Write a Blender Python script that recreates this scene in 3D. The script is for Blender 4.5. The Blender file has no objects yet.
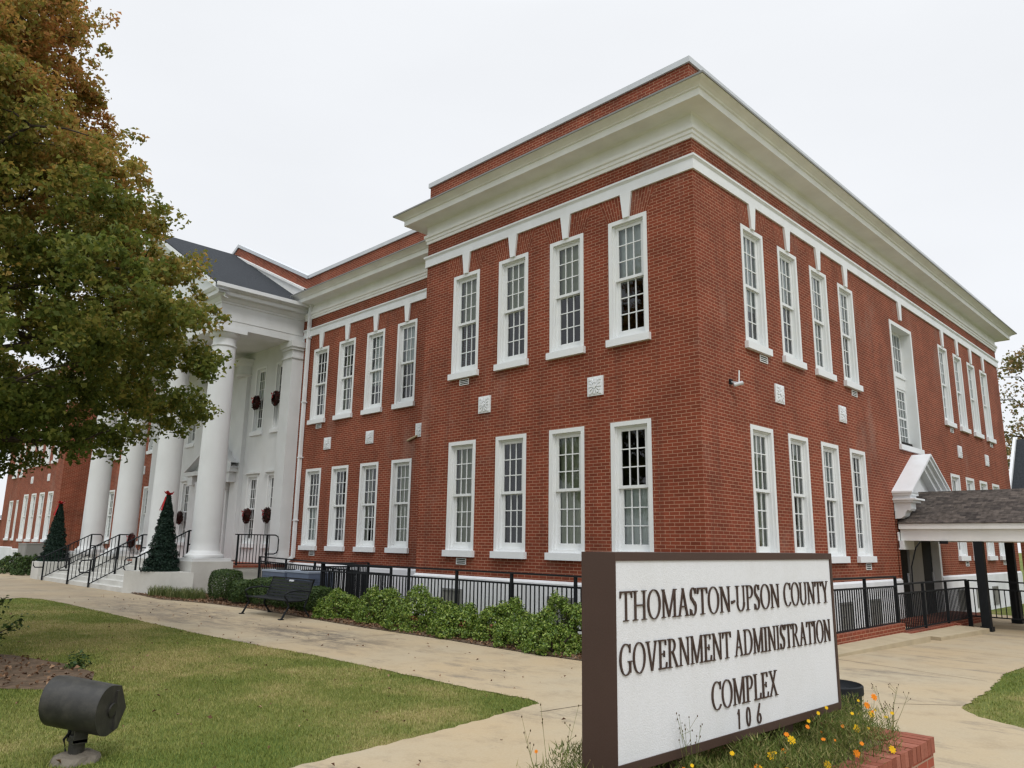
import bpy, bmesh, math, random
import numpy as np
from mathutils import Vector, Matrix
random.seed(7); RNG = np.random.default_rng(11)
R = math.radians
scn = bpy.context.scene
col = scn.collection

# ------------------------------------------------------------------ camera
cam_d = bpy.data.cameras.new("camera"); cam = bpy.data.objects.new("camera", cam_d); col.objects.link(cam)
cam_d.sensor_width = 36.0; cam_d.lens = 760.9 * 36.0 / 1024.0
cam_d.clip_start = 0.05; cam_d.clip_end = 2000
CAM = Vector((7.297, -12.331, 1.75))
_r = Vector((0.71163, 0.70239, 0.01498)); _u = Vector((0.13339, -0.15602, 0.97871)); _f = Vector((-0.68977, 0.69448, 0.20472))
m = Matrix((( _r.x, _u.x, -_f.x, CAM.x), (_r.y, _u.y, -_f.y, CAM.y), (_r.z, _u.z, -_f.z, CAM.z), (0, 0, 0, 1)))
cam.matrix_world = m
scn.camera = cam

# ------------------------------------------------------------------ world: overcast sky
w = bpy.data.worlds.new("World"); scn.world = w; w.use_nodes = True
nt = w.node_tree; nt.nodes.clear()
N = nt.nodes.new; L = nt.links.new
out = N("ShaderNodeOutputWorld"); bg = N("ShaderNodeBackground")
sky = N("ShaderNodeTexSky"); sky.sky_type = 'NISHITA'; sky.sun_disc = False
SUN_EL, SUN_AZ = 50, 120      # azimuth: compass style, 180 = from -y
sky.sun_elevation = R(SUN_EL); sky.sun_rotation = R(SUN_AZ)
tc = N("ShaderNodeTexCoord"); sep = N("ShaderNodeSeparateXYZ"); L(tc.outputs['Generated'], sep.inputs[0])
ramp = N("ShaderNodeValToRGB"); L(sep.outputs['Z'], ramp.inputs[0])
e = ramp.color_ramp.elements
e[0].position = 0.0; e[0].color = (0.87, 0.89, 0.925, 1)
e[1].position = 1.0; e[1].color = (2.15, 2.25, 2.42, 1)
a = ramp.color_ramp.elements.new(0.62); a.color = (0.90, 0.92, 0.95, 1)
a = ramp.color_ramp.elements.new(0.80); a.color = (1.7, 1.77, 1.88, 1)
mp = N("ShaderNodeMapping"); mp.inputs['Scale'].default_value = (1, 1, 3.0); L(tc.outputs['Generated'], mp.inputs[0])
nz = N("ShaderNodeTexNoise"); nz.inputs['Scale'].default_value = 1.6; nz.inputs['Detail'].default_value = 4; L(mp.outputs[0], nz.inputs[0])
mr = N("ShaderNodeMapRange"); mr.inputs[1].default_value = .3; mr.inputs[2].default_value = .7; mr.inputs[3].default_value = 0.955; mr.inputs[4].default_value = 1.03
L(nz.outputs[0], mr.inputs[0])
mul = N("ShaderNodeVectorMath"); mul.operation = 'SCALE'; L(ramp.outputs[0], mul.inputs[0]); L(mr.outputs[0], mul.inputs['Scale'])
s10 = N("ShaderNodeVectorMath"); s10.operation = 'SCALE'; s10.inputs['Scale'].default_value = 0.10; L(sky.outputs[0], s10.inputs[0])
mix = N("ShaderNodeMix"); mix.data_type = 'RGBA'; mix.inputs[0].default_value = 0.95
L(s10.outputs[0], mix.inputs[6]); L(mul.outputs[0], mix.inputs[7])
L(mix.outputs[2], bg.inputs[0]); bg.inputs[1].default_value = 1.0; L(bg.outputs[0], out.inputs[0])

sd = bpy.data.lights.new("sun", 'SUN'); sd.energy = 1.05; sd.angle = R(14); sd.color = (1, 0.96, 0.9)
sun = bpy.data.objects.new("sun", sd); col.objects.link(sun)
az = R(SUN_AZ); el = R(SUN_EL)
sdir = Vector((math.sin(az) * math.cos(el), math.cos(az) * math.cos(el), math.sin(el)))
sun.rotation_euler = sdir.to_track_quat('Z', 'Y').to_euler(); sun.location = (20, -20, 30)
scn.view_settings.view_transform = 'Standard'; scn.view_settings.look = 'None'
scn.view_settings.exposure = 0.06; scn.view_settings.gamma = 1.0
scn.cycles.max_bounces = 8; scn.cycles.transparent_max_bounces = 12
scn.cycles.diffuse_bounces = 4; scn.cycles.glossy_bounces = 3; scn.cycles.use_denoising = True; scn.cycles.pixel_filter_type = 'BLACKMAN_HARRIS'; scn.cycles.filter_width = 1.4

# ------------------------------------------------------------------ materials
def mat(name, color=(.5,.5,.5), rough=.7, spec=.3, metal=0, noise=None, bump=None, coords='Object', rand=None, trans=0, stain=None):
    """noise=(scale, amount) value variation; bump=(scale,strength); rand=[(pos,color)..] per island; stain=(scale,color,amount,zscale)"""
    M = bpy.data.materials.new(name); M.use_nodes = True
    t = M.node_tree; n = t.nodes; l = t.links; n.clear()
    o = n.new("ShaderNodeOutputMaterial"); b = n.new("ShaderNodeBsdfPrincipled")
    b.inputs['Base Color'].default_value = (*color, 1); b.inputs['Roughness'].default_value = rough
    b.inputs['Specular IOR Level'].default_value = spec; b.inputs['Metallic'].default_value = metal
    c = n.new("ShaderNodeTexCoord"); src = c.outputs[coords]
    cur = None
    if rand:
        g = n.new("ShaderNodeNewGeometry"); r = n.new("ShaderNodeValToRGB"); l.new(g.outputs['Random Per Island'], r.inputs[0])
        r.color_ramp.elements[0].position = rand[0][0]; r.color_ramp.elements[0].color = (*rand[0][1], 1)
        r.color_ramp.elements[1].position = rand[-1][0]; r.color_ramp.elements[1].color = (*rand[-1][1], 1)
        for p, cc in rand[1:-1]:
            q = r.color_ramp.elements.new(p); q.color = (*cc, 1)
        cur = r.outputs[0]
    if cur is None:
        rgb = n.new("ShaderNodeRGB"); rgb.outputs[0].default_value = (*color, 1); cur = rgb.outputs[0]
    if stain:
        z = n.new("ShaderNodeTexNoise"); z.inputs['Scale'].default_value = stain[0]; z.inputs['Detail'].default_value = 8; z.inputs['Roughness'].default_value = .65
        mp = n.new("ShaderNodeMapping"); mp.inputs['Scale'].default_value = (1, 1, stain[3] if len(stain) > 3 else 1); l.new(src, mp.inputs[0]); l.new(mp.outputs[0], z.inputs[0])
        r = n.new("ShaderNodeMapRange"); r.inputs[1].default_value = .45; r.inputs[2].default_value = .72; r.inputs[3].default_value = 0; r.inputs[4].default_value = stain[2]; l.new(z.outputs[0], r.inputs[0])
        x = n.new("ShaderNodeMix"); x.data_type = 'RGBA'; l.new(r.outputs[0], x.inputs[0]); l.new(cur, x.inputs[6]); x.inputs[7].default_value = (*stain[1], 1); cur = x.outputs[2]
    if noise:
        z = n.new("ShaderNodeTexNoise"); z.inputs['Scale'].default_value = noise[0]; z.inputs['Detail'].default_value = 6; l.new(src, z.inputs[0])
        r = n.new("ShaderNodeMapRange"); r.inputs[1].default_value = .25; r.inputs[2].default_value = .75; r.inputs[3].default_value = 1 - noise[1]; r.inputs[4].default_value = 1 + noise[1]; l.new(z.outputs[0], r.inputs[0])
        x = n.new("ShaderNodeVectorMath"); x.operation = 'SCALE'; l.new(cur, x.inputs[0]); l.new(r.outputs[0], x.inputs['Scale']); cur = x.outputs[0]
    l.new(cur, b.inputs['Base Color'])
    if bump:
        z = n.new("ShaderNodeTexNoise"); z.inputs['Scale'].default_value = bump[0]; z.inputs['Detail'].default_value = 6; l.new(src, z.inputs[0])
        u = n.new("ShaderNodeBump"); u.inputs['Strength'].default_value = bump[1]; u.inputs['Distance'].default_value = .02; l.new(z.outputs[0], u.inputs['Height']); l.new(u.outputs[0], b.inputs['Normal'])
    if trans:
        tr = n.new("ShaderNodeBsdfTranslucent"); l.new(cur, tr.inputs[0]); ms = n.new("ShaderNodeMixShader"); ms.inputs[0].default_value = trans
        l.new(b.outputs[0], ms.inputs[1]); l.new(tr.outputs[0], ms.inputs[2]); l.new(ms.outputs[0], o.inputs[0])
    else:
        l.new(b.outputs[0], o.inputs[0])
    return M

def brick_mat(name, c1, c2, mortar, bw=.213, rh=.0677, ms=.0125, stain=True):
    M = bpy.data.materials.new(name); M.use_nodes = True
    t = M.node_tree; n = t.nodes; l = t.links; n.clear()
    o = n.new("ShaderNodeOutputMaterial"); b = n.new("ShaderNodeBsdfPrincipled"); b.inputs['Roughness'].default_value = .85; b.inputs['Specular IOR Level'].default_value = .2
    uv = n.new("ShaderNodeUVMap"); bt = n.new("ShaderNodeTexBrick"); l.new(uv.outputs[0], bt.inputs[0])
    bt.inputs['Scale'].default_value = 1; bt.inputs['Brick Width'].default_value = bw; bt.inputs['Row Height'].default_value = rh
    bt.inputs['Mortar Size'].default_value = ms / 2; bt.inputs['Mortar Smooth'].default_value = .15
    bt.inputs['Color1'].default_value = (*c1, 1); bt.inputs['Color2'].default_value = (*c2, 1); bt.inputs['Mortar'].default_value = (*mortar, 1)
    bt.inputs['Bias'].default_value = -0.25
    z = n.new("ShaderNodeTexNoise"); z.inputs['Scale'].default_value = 0.9; z.inputs['Detail'].default_value = 7; z.inputs['Roughness'].default_value = .6
    c = n.new("ShaderNodeTexCoord"); l.new(c.outputs['Object'], z.inputs[0])
    r = n.new("ShaderNodeMapRange"); r.inputs[1].default_value = .3; r.inputs[2].default_value = .7; r.inputs[3].default_value = .76; r.inputs[4].default_value = 1.2; l.new(z.outputs[0], r.inputs[0])
    x = n.new("ShaderNodeVectorMath"); x.operation = 'SCALE'; l.new(bt.outputs[0], x.inputs[0]); l.new(r.outputs[0], x.inputs['Scale'])
    # pale bloom and dark weathering patches
    z2 = n.new("ShaderNodeTexNoise"); z2.inputs['Scale'].default_value = 0.55; z2.inputs['Detail'].default_value = 9; z2.inputs['Roughness'].default_value = .7
    mp = n.new("ShaderNodeMapping"); mp.inputs['Scale'].default_value = (1.4, 1.4, .6); mp.inputs['Location'].default_value = (4, 7, 2); l.new(c.outputs['Object'], mp.inputs[0]); l.new(mp.outputs[0], z2.inputs[0])
    r2 = n.new("ShaderNodeMapRange"); r2.inputs[1].default_value = .56; r2.inputs[2].default_value = .74; r2.inputs[3].default_value = 0; r2.inputs[4].default_value = .48; l.new(z2.outputs[0], r2.inputs[0])
    mx = n.new("ShaderNodeMix"); mx.data_type = 'RGBA'; l.new(r2.outputs[0], mx.inputs[0]); l.new(x.outputs[0], mx.inputs[6]); mx.inputs[7].default_value = (.30, .20, .16, 1)
    z3 = n.new("ShaderNodeTexNoise"); z3.inputs['Scale'].default_value = 2.2; z3.inputs['Detail'].default_value = 8; z3.inputs['Roughness'].default_value = .7
    mp3 = n.new("ShaderNodeMapping"); mp3.inputs['Scale'].default_value = (1.3, 1.3, .10); l.new(c.outputs['Object'], mp3.inputs[0]); l.new(mp3.outputs[0], z3.inputs[0])
    r3 = n.new("ShaderNodeMapRange"); r3.inputs[1].default_value = .52; r3.inputs[2].default_value = .70; r3.inputs[3].default_value = 0; r3.inputs[4].default_value = .40; l.new(z3.outputs[0], r3.inputs[0])
    mx3 = n.new("ShaderNodeMix"); mx3.data_type = 'RGBA'; l.new(r3.outputs[0], mx3.inputs[0]); l.new(mx.outputs[2], mx3.inputs[6]); mx3.inputs[7].default_value = (.085, .034, .024, 1)
    l.new(mx3.outputs[2], b.inputs['Base Color'])
    u = n.new("ShaderNodeBump"); u.inputs['Strength'].default_value = .5; u.inputs['Distance'].default_value = .006; u.invert = True
    l.new(bt.outputs['Fac'], u.inputs['Height']); l.new(u.outputs[0], b.inputs['Normal'])
    l.new(b.outputs[0], o.inputs[0]); return M

MT = {}
MT['brick'] = brick_mat("brick_red", (.225, .050, .025), (.152, .035, .018), (.40, .22, .145))
MT['brick_pl'] = brick_mat("brick_planter", (.33, .085, .05), (.24, .06, .036), (.36, .24, .17))
MT['white'] = mat("white_paint", (.77, .79, .81), .55, .3, noise=(1.5, .05), stain=(2.2, (.60, .60, .56), .25))
MT['trim'] = mat("cream_trim_paint", (.82, .825, .81), .55, .3, noise=(2.0, .06), stain=(.9, (.66, .64, .57), .30, .3))
MT['win'] = mat("window_paint", (.75, .77, .775), .5, .3, noise=(3, .05), stain=(3, (.60, .59, .53), .3))
MT['stucco'] = mat("white_stucco", (.72, .735, .76), .8, .2, noise=(1.1, .07), bump=(60, .2), stain=(.8, (.50, .50, .46), .35))
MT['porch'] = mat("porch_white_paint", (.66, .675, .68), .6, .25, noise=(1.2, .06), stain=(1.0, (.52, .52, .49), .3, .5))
MT['concrete'] = mat("old_concrete", (.56, .555, .52), .85, .2, noise=(2.0, .12), bump=(40, .3), stain=(1.0, (.25, .24, .21), .55))
MT['shingle_dark'] = mat("shingle_dark", (.034, .038, .043), .9, .15, noise=(14, .35), bump=(50, .5))
MT['metal_black'] = mat("black_metal", (.009, .011, .013), .65, .22, noise=(8, .15))
MT['metal_brown'] = mat("brown_metal", (.060, .034, .026), .5, .35, noise=(2, .08), bump=(80, .05))
MT['panel'] = mat("sign_panel", (.68, .70, .725), .8, .2, noise=(60, .03), bump=(140, .16), stain=(2.5, (.57, .58, .57), .45, .35))
MT['letter'] = mat("letter_bronze", (.055, .032, .024), .5, .4)
MT['door_red'] = mat("door_red", (.13, .018, .014), .5, .3)
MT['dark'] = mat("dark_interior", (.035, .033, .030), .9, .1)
MT['grey_door'] = mat("grey_door_paint", (.22, .22, .21), .6, .3)
MT['coping'] = mat("metal_coping", (.55, .57, .60), .4, .4, noise=(2, .08))
MT['ac'] = mat("ac_bluegrey", (.10, .13, .19), .5, .4, noise=(4, .1))
MT['actop'] = mat("ac_top", (.28, .33, .40), .5, .4)
MT['wood'] = mat("bark", (.055, .042, .033), .9, .1, noise=(9, .35), bump=(25, .8))
MT['red'] = mat("red_ribbon", (.35, .01, .012), .5, .3)
MT['lampbody'] = mat("bronze_lamp_housing", (.026, .025, .022), .5, .4, noise=(6, .25), bump=(120, .08), stain=(9, (.085, .078, .062), .5))
MT['rock'] = mat("footing_concrete", (.17, .15, .12), .9, .2, noise=(9, .3), bump=(18, .7))
MT['soil'] = mat("mulch_soil", (.125, .090, .062), .95, .1, noise=(7, .4), bump=(30, .8), stain=(4, (.20, .13, .085), .7))
MT['blind'] = mat("curtain_greenish", (.50, .53, .41), .9, .1, noise=(5, .08))
MT['blind2'] = mat("blind_grey", (.70, .74, .75), .9, .1, noise=(5, .06))  # pale sheets behind panes, reflected sky painted into their colour

def glass_mat():
    M = bpy.data.materials.new("window_glass"); M.use_nodes = True
    t = M.node_tree; n = t.nodes; l = t.links; n.clear()
    o = n.new("ShaderNodeOutputMaterial"); tr = n.new("ShaderNodeBsdfTransparent"); tr.inputs[0].default_value = (.86, .9, .88, 1)
    gl = n.new("ShaderNodeBsdfGlossy"); gl.inputs['Roughness'].default_value = .015; gl.inputs[0].default_value = (.95, .97, 1, 1)
    z = n.new("ShaderNodeTexNoise"); z.inputs['Scale'].default_value = 2.2; c = n.new("ShaderNodeTexCoord"); l.new(c.outputs['Object'], z.inputs[0])
    u = n.new("ShaderNodeBump"); u.inputs['Strength'].default_value = .12; u.inputs['Distance'].default_value = .02; l.new(z.outputs[0], u.inputs['Height']); l.new(u.outputs[0], gl.inputs['Normal'])
    f = n.new("ShaderNodeFresnel"); f.inputs[0].default_value = 1.62
    ms = n.new("ShaderNodeMixShader"); l.new(f.outputs[0], ms.inputs[0]); l.new(tr.outputs[0], ms.inputs[1]); l.new(gl.outputs[0], ms.inputs[2]); l.new(ms.outputs[0], o.inputs[0])
    return M
MT['glass'] = glass_mat()
MT['bpane'] = mat('painted_over_pane', (.22, .22, .20), .5, .4, noise=(3, .2))

def shingle_mat():
    M = bpy.data.materials.new("walkway_shingles"); M.use_nodes = True
    t = M.node_tree; n = t.nodes; l = t.links; n.clear()
    o = n.new("ShaderNodeOutputMaterial"); b = n.new("ShaderNodeBsdfPrincipled"); b.inputs['Roughness'].default_value = .9; b.inputs['Specular IOR Level'].default_value = .15
    uv = n.new("ShaderNodeUVMap"); bt = n.new("ShaderNodeTexBrick"); l.new(uv.outputs[0], bt.inputs[0])
    bt.inputs['Scale'].default_value = 1; bt.inputs['Brick Width'].default_value = .24; bt.inputs['Row Height'].default_value = .125; bt.inputs['Mortar Size'].default_value = .005; bt.inputs['Mortar Smooth'].default_value = 1.0; bt.offset = .37
    bt.inputs['Color1'].default_value = (.118, .098, .084, 1); bt.inputs['Color2'].default_value = (.052, .044, .040, 1); bt.inputs['Mortar'].default_value = (.03, .025, .022, 1)
    z = n.new("ShaderNodeTexNoise"); z.inputs['Scale'].default_value = 9; z.inputs['Detail'].default_value = 5; c = n.new("ShaderNodeTexCoord"); l.new(c.outputs['Object'], z.inputs[0])
    r = n.new("ShaderNodeMapRange"); r.inputs[1].default_value = .3; r.inputs[2].default_value = .7; r.inputs[3].default_value = .55; r.inputs[4].default_value = 1.45; l.new(z.outputs[0], r.inputs[0])
    x = n.new("ShaderNodeVectorMath"); x.operation = 'SCALE'; l.new(bt.outputs[0], x.inputs[0]); l.new(r.outputs[0], x.inputs['Scale']); l.new(x.outputs[0], b.inputs['Base Color'])
    l.new(b.outputs[0], o.inputs[0]); return M
MT['shingle'] = shingle_mat()

def walk_mat():
    M = bpy.data.materials.new("tan_concrete"); M.use_nodes = True
    t = M.node_tree; n = t.nodes; l = t.links; n.clear()
    o = n.new("ShaderNodeOutputMaterial"); b = n.new("ShaderNodeBsdfPrincipled"); b.inputs['Roughness'].default_value = .88; b.inputs['Specular IOR Level'].default_value = .2
    c = n.new("ShaderNodeTexCoord")
    def noise(s, d=6, sc=(1, 1, 1), ro=.6):
        mp = n.new("ShaderNodeMapping"); mp.inputs['Scale'].default_value = sc; l.new(c.outputs['Object'], mp.inputs[0])
        z = n.new("ShaderNodeTexNoise"); z.inputs['Scale'].default_value = s; z.inputs['Detail'].default_value = d; z.inputs['Roughness'].default_value = ro; l.new(mp.outputs[0], z.inputs[0]); return z.outputs[0]
    def rng(src, a, bb, c0, c1):
        r = n.new("ShaderNodeMapRange"); r.inputs[1].default_value = a; r.inputs[2].default_value = bb; r.inputs[3].default_value = c0; r.inputs[4].default_value = c1; l.new(src, r.inputs[0]); return r.outputs[0]
    def mixc(f, A, B):
        x = n.new("ShaderNodeMix"); x.data_type = 'RGBA'; l.new(f, x.inputs[0])
        for s, v in ((6, A), (7, B)):
            if isinstance(v, tuple): x.inputs[s].default_value = (*v, 1)
            else: l.new(v, x.inputs[s])
        return x.outputs[2]
    cur = mixc(rng(noise(.45, 5), .35, .65, 0, 1), (.41, .315, .19), (.385, .325, .225))
    cur = mixc(rng(noise(1.7, 9, (1, 1, 1), .7), .5, .72, 0, .6), cur, (.23, .175, .11))
    cur = mixc(rng(noise(.8, 10, (.6, 1.6, 1), .75), .54, .66, 0, .8), cur, (.14, .12, .095))
    sp = n.new("ShaderNodeSeparateXYZ"); l.new(c.outputs['Object'], sp.inputs[0])
    def blob(cx, cy, rx, ry):
        v = n.new("ShaderNodeCombineXYZ")
        for k, (cc, rr) in enumerate(((cx, rx), (cy, ry))):
            m1 = n.new("ShaderNodeMath"); m1.operation = 'SUBTRACT'; l.new(sp.outputs[k], m1.inputs[0]); m1.inputs[1].default_value = cc
            m2 = n.new("ShaderNodeMath"); m2.operation = 'DIVIDE'; l.new(m1.outputs[0], m2.inputs[0]); m2.inputs[1].default_value = rr; l.new(m2.outputs[0], v.inputs[k])
        ln = n.new("ShaderNodeVectorMath"); ln.operation = 'LENGTH'; l.new(v.outputs[0], ln.inputs[0]); return rng(ln.outputs['Value'], .5, 1.1, 1, 0)
    def mulm(a, b_):
        m1 = n.new("ShaderNodeMath"); m1.operation = 'MULTIPLY'; l.new(a, m1.inputs[0]); l.new(b_, m1.inputs[1]); return m1.outputs[0]
    tarry = rng(noise(2.4, 12, (.55, 1.5, 1), .8), .43, .57, 0, .85)
    cur = mixc(mulm(blob(-5.9, -4.3, 2.9, .9), tarry), cur, (.085, .072, .058))
    cur = mixc(mulm(blob(-12.5, -4.5, 5.5, 1.35), tarry), cur, (.12, .098, .075))
    cur = mixc(mulm(blob(-24, -5.5, 13, 3.5), rng(noise(.7, 8, (1, 1, 1), .7), .3, .6, .25, .75)), cur, (.19, .150, .105))
    cur = mixc(rng(noise(60, 3), .35, .7, 0, .30), cur, (.50, .42, .31))
    l.new(cur, b.inputs['Base Color'])
    u = n.new("ShaderNodeBump"); u.inputs['Strength'].default_value = .35; u.inputs['Distance'].default_value = .006; l.new(noise(70, 4), u.inputs['Height']); l.new(u.outputs[0], b.inputs['Normal'])
    l.new(b.outputs[0], o.inputs[0]); return M
MT['walk'] = walk_mat()

def strawy(n, l, c, src):
    """adds a broad patch of drier grass far across the lawn"""
    sp = n.new("ShaderNodeMapping"); sp.inputs['Location'].default_value = (7.5 / 8.5, 7.3 / 1.9, 0); sp.inputs['Scale'].default_value = (1 / 8.5, 1 / 1.9, 0); l.new(c.outputs['Object'], sp.inputs[0])
    ln = n.new("ShaderNodeVectorMath"); ln.operation = 'LENGTH'; l.new(sp.outputs[0], ln.inputs[0])
    r = n.new("ShaderNodeMapRange"); r.inputs[1].default_value = .3; r.inputs[2].default_value = 1.25; r.inputs[3].default_value = .085; r.inputs[4].default_value = -.055; l.new(ln.outputs['Value'], r.inputs[0])
    a = n.new("ShaderNodeMath"); a.operation = 'ADD'; l.new(src, a.inputs[0]); l.new(r.outputs[0], a.inputs[1]); return a.outputs[0]
def lawn_mat():
    M = bpy.data.materials.new("lawn"); M.use_nodes = True
    t = M.node_tree; n = t.nodes; l = t.links; n.clear()
    o = n.new("ShaderNodeOutputMaterial"); b = n.new("ShaderNodeBsdfPrincipled"); b.inputs['Roughness'].default_value = .9; b.inputs['Specular IOR Level'].default_value = .1
    c = n.new("ShaderNodeTexCoord")
    def nz(s, d): 
        z = n.new("ShaderNodeTexNoise"); z.inputs['Scale'].default_value = s; z.inputs['Detail'].default_value = d; z.inputs['Roughness'].default_value = .65; l.new(c.outputs['Object'], z.inputs[0]); return z.outputs[0]
    r = n.new("ShaderNodeValToRGB"); l.new(strawy(n, l, c, nz(.55, 7)), r.inputs[0]); el = r.color_ramp.elements
    el[0].position = .36; el[0].color = (.10, .14, .030, 1); el[1].position = .62; el[1].color = (.30, .245, .10, 1)
    q = el.new(.5); q.color = (.16, .18, .050, 1)
    r2 = n.new("ShaderNodeMapRange"); r2.inputs[1].default_value = .3; r2.inputs[2].default_value = .7; r2.inputs[3].default_value = .55; r2.inputs[4].default_value = 1.35; l.new(nz(45, 5), r2.inputs[0])
    x = n.new("ShaderNodeVectorMath"); x.operation = 'SCALE'; l.new(r.outputs[0], x.inputs[0]); l.new(r2.outputs[0], x.inputs['Scale'])
    l.new(x.outputs[0], b.inputs['Base Color'])
    u = n.new("ShaderNodeBump"); u.inputs['Strength'].default_value = .8; u.inputs['Distance'].default_value = .03; l.new(nz(60, 3), u.inputs['Height']); l.new(u.outputs[0], b.inputs['Normal'])
    l.new(b.outputs[0], o.inputs[0]); return M
MT['lawn'] = lawn_mat()

def blade_mat():
    M = bpy.data.materials.new("grass_blades"); M.use_nodes = True
    t = M.node_tree; n = t.nodes; l = t.links; n.clear()
    o = n.new("ShaderNodeOutputMaterial"); b = n.new("ShaderNodeBsdfPrincipled"); b.inputs['Roughness'].default_value = .7; b.inputs['Specular IOR Level'].default_value = .2
    c = n.new("ShaderNodeTexCoord"); z = n.new("ShaderNodeTexNoise"); z.inputs['Scale'].default_value = .55; z.inputs['Detail'].default_value = 7; z.inputs['Roughness'].default_value = .65; l.new(c.outputs['Object'], z.inputs[0])
    r = n.new("ShaderNodeValToRGB"); el = r.color_ramp.elements
    g = n.new("ShaderNodeNewGeometry"); ad = n.new("ShaderNodeMath"); ad.operation = 'MULTIPLY_ADD'; l.new(g.outputs['Random Per Island'], ad.inputs[0]); ad.inputs[1].default_value = .26; 
    sb = n.new("ShaderNodeMath"); sb.operation = 'SUBTRACT'; l.new(strawy(n, l, c, z.outputs[0]), sb.inputs[0]); sb.inputs[1].default_value = .13; l.new(sb.outputs[0], ad.inputs[2]); l.new(ad.outputs[0], r.inputs[0])
    el[0].position = .34; el[0].color = (.17, .21, .042, 1); el[1].position = .70; el[1].color = (.44, .38, .17, 1)
    q = el.new(.52); q.color = (.265, .275, .075, 1)
    l.new(r.outputs[0], b.inputs['Base Color'])
    tr = n.new("ShaderNodeBsdfTranslucent"); l.new(r.outputs[0], tr.inputs[0]); ms = n.new("ShaderNodeMixShader"); ms.inputs[0].default_value = .3
    l.new(b.outputs[0], ms.inputs[1]); l.new(tr.outputs[0], ms.inputs[2]); l.new(ms.outputs[0], o.inputs[0]); return M
MT['blade'] = blade_mat()

def autumn_mat():
    """leaf colour: green low and inside, rust towards the top, each leaf a little different"""
    M = bpy.data.materials.new("autumn_leaves"); M.use_nodes = True
    t = M.node_tree; n = t.nodes; l = t.links; n.clear()
    o = n.new("ShaderNodeOutputMaterial"); b = n.new("ShaderNodeBsdfPrincipled"); b.inputs['Roughness'].default_value = .6; b.inputs['Specular IOR Level'].default_value = .25
    c = n.new("ShaderNodeTexCoord"); g = n.new("ShaderNodeNewGeometry"); sp = n.new("ShaderNodeSeparateXYZ"); l.new(g.outputs['Position'], sp.inputs[0])
    z = n.new("ShaderNodeTexNoise"); z.inputs['Scale'].default_value = .8; z.inputs['Detail'].default_value = 4; l.new(c.outputs['Object'], z.inputs[0])
    a1 = n.new("ShaderNodeMapRange"); a1.inputs[1].default_value = 2.5; a1.inputs[2].default_value = 10.5; a1.inputs[3].default_value = -.38; a1.inputs[4].default_value = .13; l.new(sp.outputs[2], a1.inputs[0])
    s1 = n.new("ShaderNodeMath"); s1.operation = 'ADD'; l.new(z.outputs[0], s1.inputs[0]); l.new(a1.outputs[0], s1.inputs[1])
    s2 = n.new("ShaderNodeMath"); s2.operation = 'MULTIPLY_ADD'; l.new(g.outputs['Random Per Island'], s2.inputs[0]); s2.inputs[1].default_value = .36; l.new(s1.outputs[0], s2.inputs[2])
    r = n.new("ShaderNodeValToRGB"); l.new(s2.outputs[0], r.inputs[0]); el = r.color_ramp.elements
    el[0].position = .3; el[0].color = (.105, .140, .026, 1); el[1].position = 1.0; el[1].color = (.52, .22, .075, 1)
    for p, cc in ((.50, (.205, .215, .042)), (.66, (.33, .265, .06)), (.80, (.43, .25, .065))):
        q = el.new(p); q.color = (*cc, 1)
    l.new(r.outputs[0], b.inputs['Base Color'])
    tr = n.new("ShaderNodeBsdfTranslucent"); l.new(r.outputs[0], tr.inputs[0]); ms = n.new("ShaderNodeMixShader"); ms.inputs[0].default_value = .45
    l.new(b.outputs[0], ms.inputs[1]); l.new(tr.outputs[0], ms.inputs[2]); l.new(ms.outputs[0], o.inputs[0]); return M
MT['autumn'] = autumn_mat()
MT['shrub'] = mat("shrub_leaves", rand=[(0, (.055, .11, .016)), (.45, (.14, .225, .03)), (.8, (.24, .33, .055)), (1, (.36, .43, .10))], rough=.4, spec=.4, trans=.25)
MT['shrub_dark'] = mat("box_leaves", rand=[(0, (.025, .055, .012)), (.6, (.05, .09, .02)), (1, (.09, .13, .03))], rough=.5, spec=.3, trans=.2)
MT['pine'] = mat("fir_needles", rand=[(0, (.008, .020, .014)), (.7, (.012, .032, .020)), (1, (.022, .045, .028))], rough=.6, spec=.2)
MT['strap'] = mat("strap_leaves", rand=[(0, (.06, .09, .02)), (.6, (.12, .15, .045)), (1, (.24, .23, .10))], rough=.5, spec=.3, trans=.25)
MT['cosmos'] = mat("feathery_leaves", rand=[(0, (.07, .11, .02)), (.6, (.15, .19, .045)), (1, (.34, .30, .13))], rough=.6, spec=.2, trans=.3)
MT['yellow'] = mat("yellow_petal", (.85, .52, .01), .6, .2, trans=.3)
MT['orange'] = mat("orange_petal", (.85, .25, .01), .6, .2, trans=.3)
MT['pink'] = mat("pink_petal", (.75, .16, .22), .6, .2, trans=.3)
MT['litter'] = mat("dry_leaves", rand=[(0, (.09, .045, .025)), (.5, (.20, .115, .065)), (1, (.36, .23, .14))], rough=.8, spec=.15, trans=.1)
MT['wreath'] = mat("wreath_leaves", rand=[(0, (.022, .008, .007)), (.6, (.055, .010, .010)), (.8, (.015, .024, .010)), (1, (.14, .010, .012))], rough=.6, spec=.2)
MT['seed'] = mat("seed_heads", (.10, .07, .04), .8, .1)

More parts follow.
